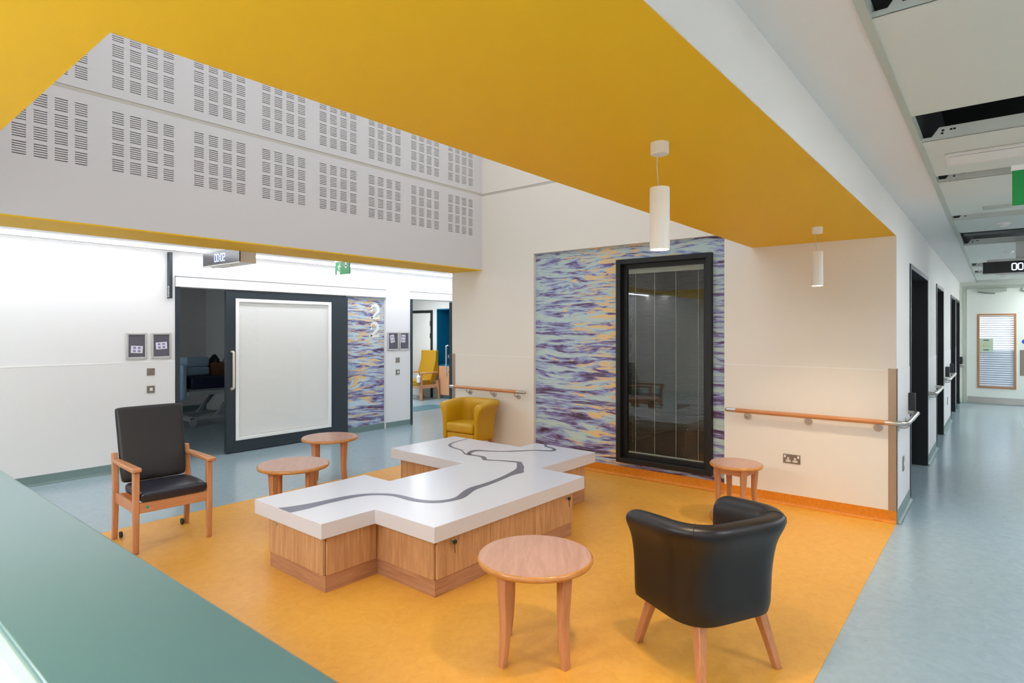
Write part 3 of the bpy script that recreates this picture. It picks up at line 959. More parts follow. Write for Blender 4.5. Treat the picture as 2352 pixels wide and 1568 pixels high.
def sliding_door(name, x0, x1, frame_l, open_a, open_b):
    t_ = thing(name, (0, 0, 0), '', 'x')
    del t_['category'], t_['label']
    struct(t_)
    door_head(open_a, open_b, t_)
    # jamb
    B(open_a - 0.0, open_a + 0.055, YL - 0.008, YL + 0.16, 0, 2.19).build('jamb', M['anthracite'], t_, 0.002)
    y0, y1 = YL + 0.0, YL + 0.06
    mb_ = MB()
    walls(mb_, x0, x1, 0.012, 2.17, [(x0 + 0.125, x1 - 0.30, 0.165, 2.075)], lambda b_, a, c, z0, z1: b_.box(a, c, y0, y1, z0, z1))
    leaf = mb_.build('leaf', M['anthracite'], t_, 0.002)
    gx0, gx1 = x0 + 0.125, x1 - 0.30
    mb_ = MB()
    walls(mb_, gx0, gx1, 0.165, 2.075, [(gx0 + 0.045, gx1 - 0.045, 0.21, 2.03)], lambda b_, a, c, z0, z1: b_.box(a, c, y0 - 0.006, y1, z0, z1))
    mb_.build('glazing_bead', M['blind_white'], t_, 0.004)
    MB().add([(gx0 + 0.045, y0 + 0.014, 0.21), (gx1 - 0.045, y0 + 0.014, 0.21), (gx1 - 0.045, y0 + 0.014, 2.03), (gx0 + 0.045, y0 + 0.014, 2.03)], [(0, 1, 2, 3)]).build('glass_pane', M['glass'], t_)
    mb_ = MB()
    z_ = 0.215
    while z_ < 2.02:
        mb_.add([(gx0 + 0.047, y0 + 0.030, z_), (gx1 - 0.047, y0 + 0.030, z_), (gx1 - 0.047, y0 + 0.0318, z_ + 0.0148), (gx0 + 0.047, y0 + 0.0318, z_ + 0.0148)], [(0, 1, 2, 3)])
        z_ += 0.0145
    o = mb_.build('blind_slats', M['blind_white'], t_, smooth=False)
    o['kind'] = 'stuff'
    B(gx0 + 0.05, gx1 - 0.05, y0 + 0.022, y0 + 0.04, 1.995, 2.03).build('blind_headrail', M['blind_white'], t_)
    hx = x0 + 0.07
    for s_ in ((-1,) if name == 'door_6' else (-1,)):
        yb = y0
        MB().tube([(hx, yb, 0.87), (hx, yb - 0.045, 0.87), (hx, yb - 0.06, 0.885), (hx, yb - 0.06, 1.345), (hx, yb - 0.045, 1.36), (hx, yb, 1.36)], 0.015, 10).build('pull_handle', M['handle_satin'], t_)
    lk = MB().lathe([(0.018, 0), (0.018, 0.012), (0.004, 0.014)], 16).build('lock', M['steel'], t_)
    lk.location = (hx - 0.005, y0, 0.86)
    lk.rotation_euler = (pi / 2, 0, 0)
    return t_
d6 = sliding_door('door_6', 3.755, 5.662, 0, OP1[0], OP1[1])
# printed side panel with room number
B(5.662, OP1[1], YL + 0.045, YL + 0.16, 0.1, 2.19).build('printed_panel', M['mural_door'], d6)
B(5.6, OP1[1], YL + 0.035, YL + 0.16, 0.0, 0.1).build('panel_plinth', M['cove_blue'], d6)
def figure_two(to3, x, z, h, w_):
    """slab-footed 2 with a ball end"""
    mb_ = MB()
    r = w_ * 0.36
    cx, cz = x + w_ * 0.48, z + h - r - h * 0.06
    p = arc(cx, cz, r, 185, -30, 14) + [(x + w_ * 0.66, z + h * 0.42), (x + w_ * 0.40, z + h * 0.22), (x + w_ * 0.14, z + h * 0.06)]
    wds = [w_ * 0.12] * 3 + [w_ * 0.15] * 3 + [w_ * 0.2, w_ * 0.24, w_ * 0.28, w_ * 0.3, w_ * 0.3, w_ * 0.3, w_ * 0.28, w_ * 0.26, w_ * 0.25] + [w_ * 0.2, w_ * 0.16, w_ * 0.12]
    mb_.ribbon(p, wds[:len(p)], to3)
    bx, bz = cx - r + w_ * 0.05, cz - r * 0.15
    mb_.add([to3(bx + w_ * 0.13 * cos(q), bz + w_ * 0.13 * sin(q)) for q in [2 * pi * i / 14 for i in range(14)]], [list(range(14))])
    mb_.add([to3(*q) for q in ((x + w_ * 0.04, z), (x + w_ * 0.98, z), (x + w_ * 0.98, z + h * 0.13), (x + w_ * 0.9, z + h * 0.26), (x + w_ * 0.84, z + h * 0.13), (x + w_ * 0.04, z + h * 0.13))], [[0, 1, 2, 3, 4, 5]])
    return mb_
tf = lambda u, v: (u, YL + 0.0435, v)
tag(figure_two(tf, 6.12, 1.83, 0.245, 0.205).build('room_number', M['sign_white']), 'upper white figure 2 on the water print beside the sliding door', 'number')
tag(figure_two(tf, 6.11, 1.535, 0.245, 0.205).build('room_number', M['sign_white']), 'lower white figure 2 on the water print beside the sliding door', 'number')
d7 = sliding_door('door_7', 7.96, 9.75, 0, OP2[0], OP2[1])
MB().tube([(7.94, YL + 0.06, 0.87), (7.93, YL + 0.11, 0.88), (7.93, YL + 0.11, 1.35), (7.94, YL + 0.06, 1.36)], 0.014, 10).build('inner_pull_handle', M['silver'], d7)

# blade sign with 22
t = thing('blade_sign', (3.042, YL, 2.04), 'dark grey projecting room sign lettered 22 above the notice frames', 'sign')
B(-0.017, 0.017, -0.08, -0.003, 0.0, 0.565).build('blade', M['anthracite'], t, 0.002)
tb = lambda u, v: (-0.0178, -u, v)
for z0 in (0.02, 0.09):
    figure_two(tb, 0.016, z0, 0.06, 0.05).build('digit', M['sign_white'], t)
# notice frames
def notice_frame(x0, x1, label, card, tilt):
    z0, z1 = 1.305, 1.617
    t_ = thing('notice_frame', (x0, YL, z0), label, 'frame')
    W_, H_ = x1 - x0, z1 - z0
    mb_ = MB()
    walls(mb_, 0, W_, 0, H_, [(0.024, W_ - 0.024, 0.024, H_ - 0.024)], lambda b_, a, c, e, f: b_.box(a, c, -0.016, 0, e, f))
    mb_.build('snap_frame', M['silver'], t_, 0.004)
    B(0.02, W_ - 0.02, -0.007, -0.004, 0.02, H_ - 0.02).build('backing', M['pin_grey'], t_)
    cw, chh, cx, cz = card
    c_ = B(-cw / 2, cw / 2, -0.0095, -0.0085, -chh / 2, chh / 2).build('card', M['card'], t_)
    c_.location = (cx, 0, cz)
    c_.rotation_euler = (0, radians(tilt), 0)
    mb_ = MB()
    for i in (-1, 1):
        for j in (-1, 1):
            mb_.box(i * cw * 0.2 - cw * 0.12, i * cw * 0.2 + cw * 0.12, -0.0102, -0.0095, j * chh * 0.22 - chh * 0.14, j * chh * 0.22 + chh * 0.14)
    o = mb_.build('printed_square', M['lilac'], c_)
    return t_
notice_frame(2.578, 2.80, 'silver notice frame with a low white card, farther from the dark doorway', (0.125, 0.085, 0.112, 0.115), 3)
notice_frame(2.847, 3.072, 'silver notice frame with a raised white card, nearest the dark open doorway', (0.125, 0.085, 0.112, 0.155), -4)
notice_frame(6.445, 6.685, 'silver notice frame with a tilted upright card, next to the water print', (0.088, 0.13, 0.10, 0.20), -9)
notice_frame(6.70, 6.92, 'silver notice frame with a straight upright card, next to the bright bedroom doorway', (0.088, 0.13, 0.085, 0.20), 3)
def wall_plate(x, z, label, rocker):
    t_ = thing('switch_plate', (x, YL - 0.003, z), label, 'switch')
    B(-0.043, 0.043, -0.007, 0, -0.043, 0.043).build('plate', M['steel_plate'], t_, 0.002)
    if rocker:
        B(-0.014, 0.018, -0.012, -0.007, -0.018, 0.018).build('rocker', M['plastic_white'], t_, 0.001)
    else:
        for s_ in (-0.03, 0.03):
            B(s_ - 0.004, s_ + 0.004, -0.0085, -0.007, -0.004, 0.004).build('screw', M['steel'], t_)
wall_plate(2.842, 1.147, 'blank steel wall plate below the frames beside the dark doorway', False)
wall_plate(2.842, 0.936, 'steel switch plate with white rocker above the high-backed wooden armchair', True)
wall_plate(6.665, 1.14, 'blank steel wall plate between the two sliding doors', False)
wall_plate(6.665, 0.936, 'steel switch plate with white rocker between the two sliding doors', True)
t = thing('smoke_detector', (7.25, 7.25, ZL), 'white domed detector on the left corridor ceiling near the bright bedroom', 'smoke detector')
MB().lathe([(0.06, 0.0), (0.06, -0.014), (0.052, -0.02)], 20).build('base', M['plastic_white'], t)
MB().lathe([(0.044, -0.02), (0.044, -0.034), (0.026, -0.048), (0.004, -0.05)], 20).build('sensor', M['plastic_white'], t)

# ------------------------------------------------------------------ bedroom behind the dark doorway
mb = MB().box(0.9, 6.62, 12.87, 12.97, 0, 2.6).box(0.9, 1.0, YL + 0.16, 12.87, 0, 0.9).box(0.9, 1.0, YL + 0.16, 12.87, 2.1, 2.6).box(0.9, 1.0, YL + 0.16, 9.2, 0.9, 2.1).box(0.9, 1.0, 12.2, 12.87, 0.9, 2.1)
mb.box(5.67, 6.62, 12.05, 12.87, 0, 2.6)
struct(mb.build('wall_dark_bedroom', M['dark_room']))
struct(B(6.62, 6.72, YL + 0.16, 13.0, 0, 2.62).build('wall_bedroom_partition', M['pale_room']))
struct(B(0.9, 6.62, YL + 0.16, 12.97, 2.6, 2.62).build('ceiling_dark_bedroom', M['dark_room']))
cove('baseboard_dark_bedroom', [(1.0, 12.868), (5.67, 12.868)], (0, -1), 0.1, 0.02, M['cove_blue'])
struct(MB().box(0.9, 0.94, 9.2, 9.26, 0.9, 2.1).box(0.9, 0.94, 12.14, 12.2, 0.9, 2.1).box(0.9, 0.94, 9.26, 12.14, 0.9, 0.96).box(0.9, 0.94, 9.26, 12.14, 2.04, 2.1).build('window_3', M['plastic_white']))
bd_ = thing('hospital_bed', (4.12, 10.55, 0), 'hospital bed with navy mattress inside the dark bedroom', 'bed')
B(0.30, 2.2, 0.02, 0.98, 0.64, 0.84).build('mattress', M['navy'], bd_, 0.03, 3)
B(0.16, 0.24, 0.05, 0.95, 0.46, 1.06).build('headboard', M['bed_blue'], bd_, 0.03, 3)
MB().box(0.24, 2.25, 0.0, 0.05, 0.54, 0.60).box(0.24, 2.25, 0.95, 1.0, 0.54, 0.60).box(0.24, 0.29, 0.05, 0.95, 0.54, 0.60).box(0.3, 2.2, 0.1, 0.9, 0.60, 0.64).build('frame', M['bed_frame'], bd_, 0.004)
MB().tube([(0.86, -0.03, 0.66), (0.87, -0.04, 0.50), (0.95, -0.045, 0.46), (1.9, -0.045, 0.46), (2.05, -0.03, 0.62)], 0.018, 8).tube([(1.0, -0.03, 0.72), (2.1, -0.03, 0.72)], 0.016, 8).tube([(1.05, -0.035, 0.60), (2.1, -0.035, 0.60)], 0.014, 8).build('side_rail', M['bed_frame'], bd_)
for x0, x1 in ((0.72, 1.05), (1.12, 1.45)):
    for y in (0.12, 0.82):
        MB().prism([(x0, 0.14), (x0 + 0.07, 0.14), (x1 + 0.07, 0.54), (x1, 0.54)], y, y + 0.06, 'y').build('leg', M['bed_frame'], bd_, 0.003)
MB().box(0.78, 1.2, 0.14, 0.17, 0.20, 0.225).box(0.98, 1.36, 0.14, 0.17, 0.42, 0.445).build('brace', M['bed_blue'], bd_)
MB().box(0.32, 2.15, 0.1, 0.16, 0.10, 0.15).box(0.32, 2.15, 0.84, 0.9, 0.10, 0.15).box(0.3, 0.38, 0.1, 0.9, 0.09, 0.16).build('base_frame', M['bed_frame'], bd_, 0.004)
for x in (0.36, 2.1):
    for y in (0.1, 0.9):
        o = MB().lathe([(0.02, -0.02), (0.06, -0.018), (0.065, 0.0), (0.06, 0.018), (0.02, 0.02)], 18).build('wheel', M['bed_frame'], bd_)
        o.location = (x, y, 0.067)
        o.rotation_euler = (pi / 2, 0, 0)
MB().box(0.1, 0.17, 0.2, 0.34, 0.36, 0.42).build('bumper', M['plastic_dark'], bd_, 0.01)
t = thing('cardboard_box', (4.95, 10.98, 0.841), 'open brown cardboard box on the navy mattress in the dark bedroom', 'box')
mb = MB()
W_, D_, H_ = 0.46, 0.34, 0.22
mb.box(0, W_, 0, 0.006, 0, H_).box(0, W_, D_ - 0.006, D_, 0, H_).box(0, 0.006, 0.006, D_ - 0.006, 0, H_).box(W_ - 0.006, W_, 0.006, D_ - 0.006, 0, H_).box(0.006, W_ - 0.006, 0.006, D_ - 0.006, 0, 0.006)
mb.build('carton', M['cardboard'], t)
MB().prism([(W_, H_), (W_ + 0.1, H_ + 0.02), (W_ + 0.1, H_ + 0.026), (W_, H_ + 0.006)], 0.0, D_, 'y').build('flap', M['cardboard'], t)
def blob(name, c, r, m_, seed, label, cat):
    rnd = random.Random(seed)
    rs = []
    for i in range(7):
        th = pi * i / 6
        ring = []
        for j in range(12):
            k_ = 1 + rnd.uniform(-0.16, 0.16)
            ring.append((r[0] * k_ * max(0.05, sin(th)) * cos(2 * pi * j / 12), r[1] * k_ * max(0.05, sin(th)) * sin(2 * pi * j / 12), r[2] * (1 - cos(th)) * (1 + 0.1 * (k_ - 1))))
        rs.append(ring[::-1])
    o_ = MB().rings(rs).build(name, m_)
    o_.location = c
    return tag(o_, label, cat)
blob('plastic_bag', (5.06, 11.15, 0.85), (0.085, 0.12, 0.18), M['bag'], 3, 'black crumpled bag in the cardboard box in the dark bedroom', 'bag')
blob('packing_paper', (5.30, 11.15, 0.85), (0.085, 0.12, 0.17), M['paper'], 5, 'pale crumpled packing paper in the cardboard box in the dark bedroom', 'paper')
t = thing('folded_pillow', (4.72, 11.02, 0.841), 'white stacked pillows leaning behind the headboard in the dark bedroom', 'pillow')
B(-0.2, 0.2, 0, 0.3, 0, 0.15).build('lower_pillow', M['bed_blue'], t, 0.03, 3)
B(-0.2, 0.2, 0.02, 0.3, 0.152, 0.33).build('upper_pillow', M['bed_blue'], t, 0.03, 3)

# ------------------------------------------------------------------ bright bedroom behind the second sliding door
for bx in ((6.72, 12.0, 13.0, 13.1, 0, 2.62), (10.12, 10.22, 10.56, 13.0, 0, 2.62), (11.02, 11.1, YL + 0.16, 10.56, 0, 2.62), (10.1, 11.02, YL + 0.16, 10.56, 2.165, 2.6), (10.22, 11.02, 10.548, 10.56, 0, 2.16)):
    struct(B(*bx).build('wall_bright_bedroom', M['pale_room']))
struct(B(6.72, 11.1, YL + 0.16, 13.1, 2.6, 2.62).build('ceiling_bright_bedroom', M['white']))
t = thing('unseen_ceiling_light', (8.6, 10.2, 2.6), 'square ceiling light of the bright bedroom, above the doorway view', 'light')
B(-0.5, 0.5, -0.5, 0.5, -0.012, 0).build('diffuser', M['panel_glow'], t)
d8 = thing('door_8', (10.12, 10.72, 0), '', 'x')
del d8['category'], d8['label']
struct(d8)
MB().box(-0.02, 0, 0, 0.07, 0, 2.14).box(-0.02, 0, 0.07, 1.1, 2.07, 2.14).box(-0.02, 0, 1.03, 1.1, 0, 2.07).build('frame', M['black'], d8, 0.002)
B(-0.012, 0, 0.072, 1.028, 0.01, 2.068).build('leaf', M['pale_room'], d8)
for z in (0.4, 1.45, 1.75):
    B(-0.024, -0.01, 0.06, 0.085, z, z + 0.12).build('hinge', M['plastic_dark'], d8)
t = thing('wardrobe_unit', (10.08, 9.3, 0), 'built-in unit with teal alcove and oak doors in the bright bedroom', 'cabinet')
MB().box(0.02, 0.9, 0, 1.24, 0.09, 0.79).build('carcass', M['beech_pale'], t)
B(0.06, 0.9, 0, 1.24, 0, 0.09).build('plinth', M['cove_blue'], t)
B(0.0, 0.9, 0, 1.245, 0.79, 0.82).build('worktop', M['teal'], t)
B(0.86, 0.9, 0, 1.24, 0.82, 2.14).build('alcove_back', M['teal'], t)
B(0.0, 0.86, 1.225, 1.245, 0.82, 2.14).build('alcove_side', M['teal'], t)
B(0.0, 0.86, -0.02, 0.0, 0.82, 2.14).build('alcove_side', M['teal'], t)
B(0.0, 0.9, -0.02, 1.245, 2.14, 2.16).build('alcove_top', M['teal'], t)
for i in range(3):
    a = 1.24 - 0.413 * (i + 1) + 0.002
    o = B(0, 0.02, a, a + 0.409, 0.095, 0.785).build('door', M['beech_pale'], t, 0.002)
    yy = a + (0.06 if i % 2 == 0 else 0.35)
    MB().tube([(0, yy, 0.55), (-0.025, yy, 0.56), (-0.025, yy, 0.70), (0, yy, 0.71)], 0.006, 8).build('handle', M['steel'], o)
t = thing('television', (10.85, 9.75, 1.30), 'dark wall television in the teal alcove of the bright bedroom', 'television')
B(-0.03, 0.02, -0.35, 0.35, 0, 0.52).build('screen', M['screen'], t, 0.006)
B(0.02, 0.088, -0.1, 0.1, 0.15, 0.35).build('wall_mount', M['plastic_dark'], t)
t = thing('wall_socket', (10.50, 10.524, 1.0), 'small white socket on the teal alcove side', 'socket')
B(-0.06, 0.06, -0.008, 0, -0.04, 0.04).build('plate', M['plastic_white'], t, 0.002)
B(-0.02, 0.02, -0.012, -0.008, -0.02, 0.02).build('rocker', M['plastic_white'], t)
# high-backed chair
hc = thing('high_back_chair', (9.72, 10.72, 0), 'mustard high-backed armchair with beech frame in the bright bedroom', 'chair', pi)
def hb():
    # local: faces +x
    B(-0.2, 0.28, -0.24, 0.24, 0.34, 0.48).build('seat', M['mustard'], hc, 0.03, 3)
    MB().prism([(-0.20, 0.40), (-0.08, 0.40), (-0.14, 0.62), (-0.24, 0.95), (-0.25, 1.16), (-0.34, 1.16), (-0.34, 0.62)], -0.26, 0.26, 'y').build('backrest', M['mustard'], hc, 0.015, 3)
    for s_ in (-1, 1):
        B(0.22, 0.275, s_ * 0.29 - 0.025, s_ * 0.29 + 0.025, 0, 0.62).build('leg', M['beech_pale'], hc, 0.006)
        MB().prism([(-0.36, 0), (-0.31, 0), (-0.22, 0.45), (-0.28, 0.45)], s_ * 0.29 - 0.025, s_ * 0.29 + 0.025, 'y').build('leg', M['beech_pale'], hc, 0.006)
        B(-0.26, 0.29, s_ * 0.29 - 0.03, s_ * 0.29 + 0.03, 0.62, 0.655).build('armrest', M['beech_pale'], hc, 0.008)
        B(-0.26, 0.22, s_ * 0.29 - 0.02, s_ * 0.29 + 0.02, 0.28, 0.36).build('side_rail', M['beech_pale'], hc, 0.004)
    B(0.225, 0.27, -0.265, 0.265, 0.28, 0.36).build('front_rail', M['beech_pale'], hc, 0.004)
hb()
t = thing('hand_gel_bottle', (9.389, 10.43, 0.42), 'white bottle in a wire holder hung on the high-backed chair arm', 'bottle')
MB().lathe([(0.005, 0.0), (0.045, 0.002), (0.045, 0.15), (0.03, 0.17), (0.014, 0.19), (0.014, 0.22), (0.002, 0.222)], 18).build('bottle', M['plastic_white'], t)
MB().lathe([(0.05, 0.0), (0.054, 0.0), (0.054, 0.012), (0.05, 0.012)], 18).build('holder', M['plastic_dark'], t)
MB().tube([(0.0, 0.0, 0.2), (0.0, -0.05, 0.24), (0.0, -0.005, 0.25)], 0.006, 6).build('hook', M['plastic_dark'], t)
bb = thing('hospital_bed', (8.40, 11.15, 0), 'hospital bed with white foot panel in the bright bedroom', 'bed')
MB().box(0.94, 1.0, 0.0, 0.9, 0.4, 1.0).build('foot_panel', M['plastic_white'], bb, 0.03, 3)
B(-0.9, 0.92, 0.02, 0.88, 0.55, 0.72).build('mattress', M['navy'], bb, 0.03, 3)
B(-0.2, 0.7, 0.06, 0.84, 0.72, 0.79).build('blanket', M['teal'], bb, 0.03, 3)
B(-0.9, 0.94, 0.0, 0.9, 0.42, 0.52).build('frame', M['plastic_white'], bb, 0.01)
for x in (-0.7, 0.8):
    for y in (0.08, 0.82):
        B(x - 0.03, x + 0.03, y - 0.03, y + 0.03, 0.0, 0.42).build('leg', M['bed_frame'], bb, 0.004)

# ------------------------------------------------------------------ pendant lamps
def pendant(x, y, label):
    t_ = thing('pendant_lamp', (x, y, ZS), label, 'lamp', 0, 'pendant lamps under the yellow soffit')
    MB().lathe([(0.039, 0.0), (0.039, -0.046), (0.036, -0.05), (0.004, -0.051)], 28).build('ceiling_rose', M['lamp_white'], t_)
    pts = [(-0.012 + 0.0, 0.004, -0.05), (-0.016, 0.006, -0.10), (-0.010, 0.004, -0.15), (-0.008, 0.002, -0.195)]
    MB().tube(pts, 0.0022, 6).build('flex', M['ceil_trim'], t_)
    MB().lathe([(0.003, -0.192), (0.04, -0.192), (0.042, -0.196), (0.042, -0.458), (0.038, -0.458), (0.038, -0.44), (0.004, -0.44)], 32).build('shade', M['lamp_white'], t_)
    MB().lathe([(0.003, -0.453), (0.037, -0.453), (0.037, -0.457), (0.003, -0.457)], 28).build('diffuser', M['lamp_glow'], t_)
    lamp('pendant_light', 'SPOT', (x, y, ZS - 0.47), P_PEND, (1.0, 0.80, 0.58), 0.045, spot=radians(125))
pendant(2.39, 1.125, 'white cylinder pendant lamp nearer the round table, in front of the mural window')
pendant(5.12, 1.09, 'white cylinder pendant lamp by the wall at the end of the yellow soffit')
lamp('pendant_light', 'SPOT', (-0.35, 1.13, ZS - 0.47), P_PEND, (1.0, 0.80, 0.58), 0.045, spot=radians(125))

# unseen luminaires added as fill light: corridor and nurse base
def fill_panel(x, y, z, sx, sy, label, glow='panel_glow'):
    t_ = thing('unseen_ceiling_light', (x, y, z), label, 'light')
    B(-sx / 2, sx / 2, -sy / 2, sy / 2, -0.01, -0.002).build('diffuser', M[glow], t_)
    MB().box(-sx / 2 - 0.02, -sx / 2, -sy / 2, sy / 2, -0.014, -0.001).box(sx / 2, sx / 2 + 0.02, -sy / 2, sy / 2, -0.014, -0.001).build('rim', M['plastic_white'], t_)
for i, x in enumerate((-1.2, 2.9, 6.2, 10.9, 14.2, 16.3)):
    fill_panel(x, -1.35, ZC, 0.6, 0.9, 'added unseen fill light over the corridor ' + ('at the desk end', 'across from the orange floor', 'across from the wall corner', 'across from the second black doorway', 'across from the last black doorways', 'just before the end doors')[i])
fill_panel(-1.2, 3.2, ZS, 1.2, 1.2, 'added square fill light over the staff base behind the camera', 'base_fill_glow')
fill_panel(-1.2, 1.3, ZS, 0.9, 0.9, 'smaller added square fill light over the staff base by the corridor', 'base_fill_glow')

# ------------------------------------------------------------------ reception counter in the foreground
t = thing('reception_counter', (0, 0, 0), 'teal-topped reception counter in the near foreground', 'counter')
B(0.262, 0.556, -0.1, 4.2, 1.05, 1.1).build('countertop', M['counter'], t, 0.006, 3)
B(0.258, 0.2625, -0.1, 4.2, 1.052, 1.094).build('edge_band', M['counter_edge'], t)
B(0.285, 0.50, -0.05, 4.15, 0.72, 1.05).build('upstand', M['white'], t)
B(-0.55, 0.285, -0.05, 4.15, 0.72, 0.75).build('work_surface', M['well'], t, 0.003)
B(0.42, 0.50, -0.05, 4.15, 0.0, 0.72).build('front_panel', M['oak_v'], t)

# ------------------------------------------------------------------ central play table
def px_on(u, v, z):
    fx, fy, rx, ry = cos(YAW), sin(YAW), sin(YAW), -cos(YAW)
    a = (u - 1176) / FPX
    dx, dy, dz = fx + a * rx, fy + a * ry, -(v - CYP) / FPX
    s = (z - CH) / dz
    return (dx * s, dy * s)
TZ, TT = 0.47, 0.098
POLY = [(2.095, 4.0), (2.095, 3.168), (2.494, 3.168), (2.494, 2.594), (4.125, 2.594), (4.125, 3.042), (5.0, 3.042), (5.0, 3.77), (4.735, 3.77), (4.735, 4.712), (3.848, 4.712), (3.848, 3.682), (3.02, 3.682), (3.02, 4.0)]
CX, CYY = 3.5, 3.6
RZT = radians(-1.0)
def inset(poly, d):
    n_ = len(poly)
    out = []
    for i in range(n_):
        p, q, r = poly[i - 1], poly[i], poly[(i + 1) % n_]
        def nrm(a, b):
            l = math.hypot(b[0] - a[0], b[1] - a[1])
            return (-(b[1] - a[1]) / l, (b[0] - a[0]) / l)
        n1, n2 = nrm(p, q), nrm(q, r)
        out.append((q[0] + d * (n1[0] + n2[0]), q[1] + d * (n1[1] + n2[1])))
    return out
LP = [(x - CX, y - CYY) for x, y in POLY]
tb_ = thing('play_table', (CX, CYY, 0), 'low stepped white-topped table with oak cupboards and a winding river line', 'table', RZT)
tp = MB().prism(LP, TZ - TT, TZ).build('tabletop', M['table_white'], tb_, 0.003)
MB().prism(inset(LP, 0.075), 0.003, 0.11).build('plinth', M['oak_h'], tb_)
MB().prism(inset(LP, 0.08), 0.11, TZ - TT).build('carcass', mat('gap_shade_carcass', (84, 50, 28), 0.6), tb_)  # coloured dark to paint the shade in the door gaps
IP = inset(LP, 0.08)
th = 0.018
door_front = {}
for i in range(len(IP)):
    a, b = IP[i], IP[(i + 1) % len(IP)]
    L = math.hypot(b[0] - a[0], b[1] - a[1])
    ux, uy = (b[0] - a[0]) / L, (b[1] - a[1]) / L
    nx, ny = uy, -ux
    # convex corners get a visible edge strip
    n_ = max(1, round(L / 0.47))
    prv, nxt = IP[i - 1], IP[(i + 2) % len(IP)]
    cv0 = (a[0] - prv[0]) * uy - (a[1] - prv[1]) * ux > 0
    cv1 = ux * (nxt[1] - b[1]) - uy * (nxt[0] - b[0]) > 0
    s0, s1 = (th if not cv0 else 0.0), L - (th if not cv1 else 0.0)
    s0 = 0.0 if cv0 else th
    for k in range(n_):
        p, q = s0 + (s1 - s0) * k / n_ + 0.0015, s0 + (s1 - s0) * (k + 1) / n_ - 0.0015
        pa = (a[0] + ux * p, a[1] + uy * p)
        pb = (a[0] + ux * q, a[1] + uy * q)
        quad = [pa, (pa[0] + nx * th, pa[1] + ny * th), (pb[0] + nx * th, pb[1] + ny * th), pb]
        o = MB().prism(quad, 0.113, TZ - TT - 0.004).build('door' if n_ > 1 else 'panel', M['oak_v'], tb_, 0.001)
        door_front[(i, k)] = (o, pa, (ux, uy), (nx, ny), q - p)
def key_lock(parent, pos, nrm_, key):
    x, y, z = pos
    nx, ny = nrm_
    def ring(r, d, n=14):
        return [(x + nx * d - ny * r * cos(q), y + ny * d + nx * r * cos(q), z + r * sin(q)) for q in [2 * pi * j / n for j in range(n)]]
    o_ = MB().rings([ring(0.012, 0), ring(0.012, 0.004), ring(0.009, 0.006), ring(0.002, 0.0065)]).build('lock', M['steel'], parent)
    if key:
        mb_ = MB().tube([(x + nx * 0.006, y + ny * 0.006, z), (x + nx * 0.02, y + ny * 0.02, z)], 0.003, 6)
        mb_.rings([ring(0.013, 0.018), ring(0.016, 0.021), ring(0.016, 0.027), ring(0.012, 0.03)])
        mb_.tube([(x + nx * 0.024, y + ny * 0.024, z - 0.01), (x + nx * 0.02, y + ny * 0.02, z - 0.035), (x + nx * 0.022 - ny * 0.004, y + ny * 0.022, z - 0.07)], 0.002, 6)
        mb_.build('key', M['plastic_dark'], parent)
for (i, k), off, key in (((3, 0), 0.13, True), ((3, 2), 0.41, True), ((0, 0), 0.10, False), ((0, 1), 0.2, False)):
    if (i, k) in door_front:
        o, pa, u, nn, wd = door_front[(i, k)]
        key_lock(o, (pa[0] + u[0] * off + nn[0] * th, pa[1] + u[1] * off + nn[1] * th, 0.318), nn, key)
# river inlay, traced as two banks
def resample(pts, n_):
    d = [0]
    for a, b in zip(pts[:-1], pts[1:]):
        d.append(d[-1] + math.hypot(b[0] - a[0], b[1] - a[1]))
    out = []
    for i in range(n_):
        t_ = d[-1] * i / (n_ - 1)
        j = max(0, min(len(d) - 2, next((k for k in range(len(d) - 1) if d[k + 1] >= t_ - 1e-9), len(d) - 2)))
        f = (t_ - d[j]) / ((d[j + 1] - d[j]) or 1)
        out.append((pts[j][0] + (pts[j + 1][0] - pts[j][0]) * f, pts[j][1] + (pts[j + 1][1] - pts[j][1]) * f))
    return out
def smooth_pts(pts):
    for _ in range(2):
        q = [pts[0]]
        for a, b in zip(pts[:-1], pts[1:]):
            q += [(a[0] * .75 + b[0] * .25, a[1] * .75 + b[1] * .25), (a[0] * .25 + b[0] * .75, a[1] * .25 + b[1] * .75)]
        pts = q + [pts[-1]]
    return pts
A8 = lambda p: (560 + p[0] / 2.8, 980 + p[1] / 2.8)
A4 = lambda p: (880 + p[0] / 4.523, 990 + p[1] / 4.523)
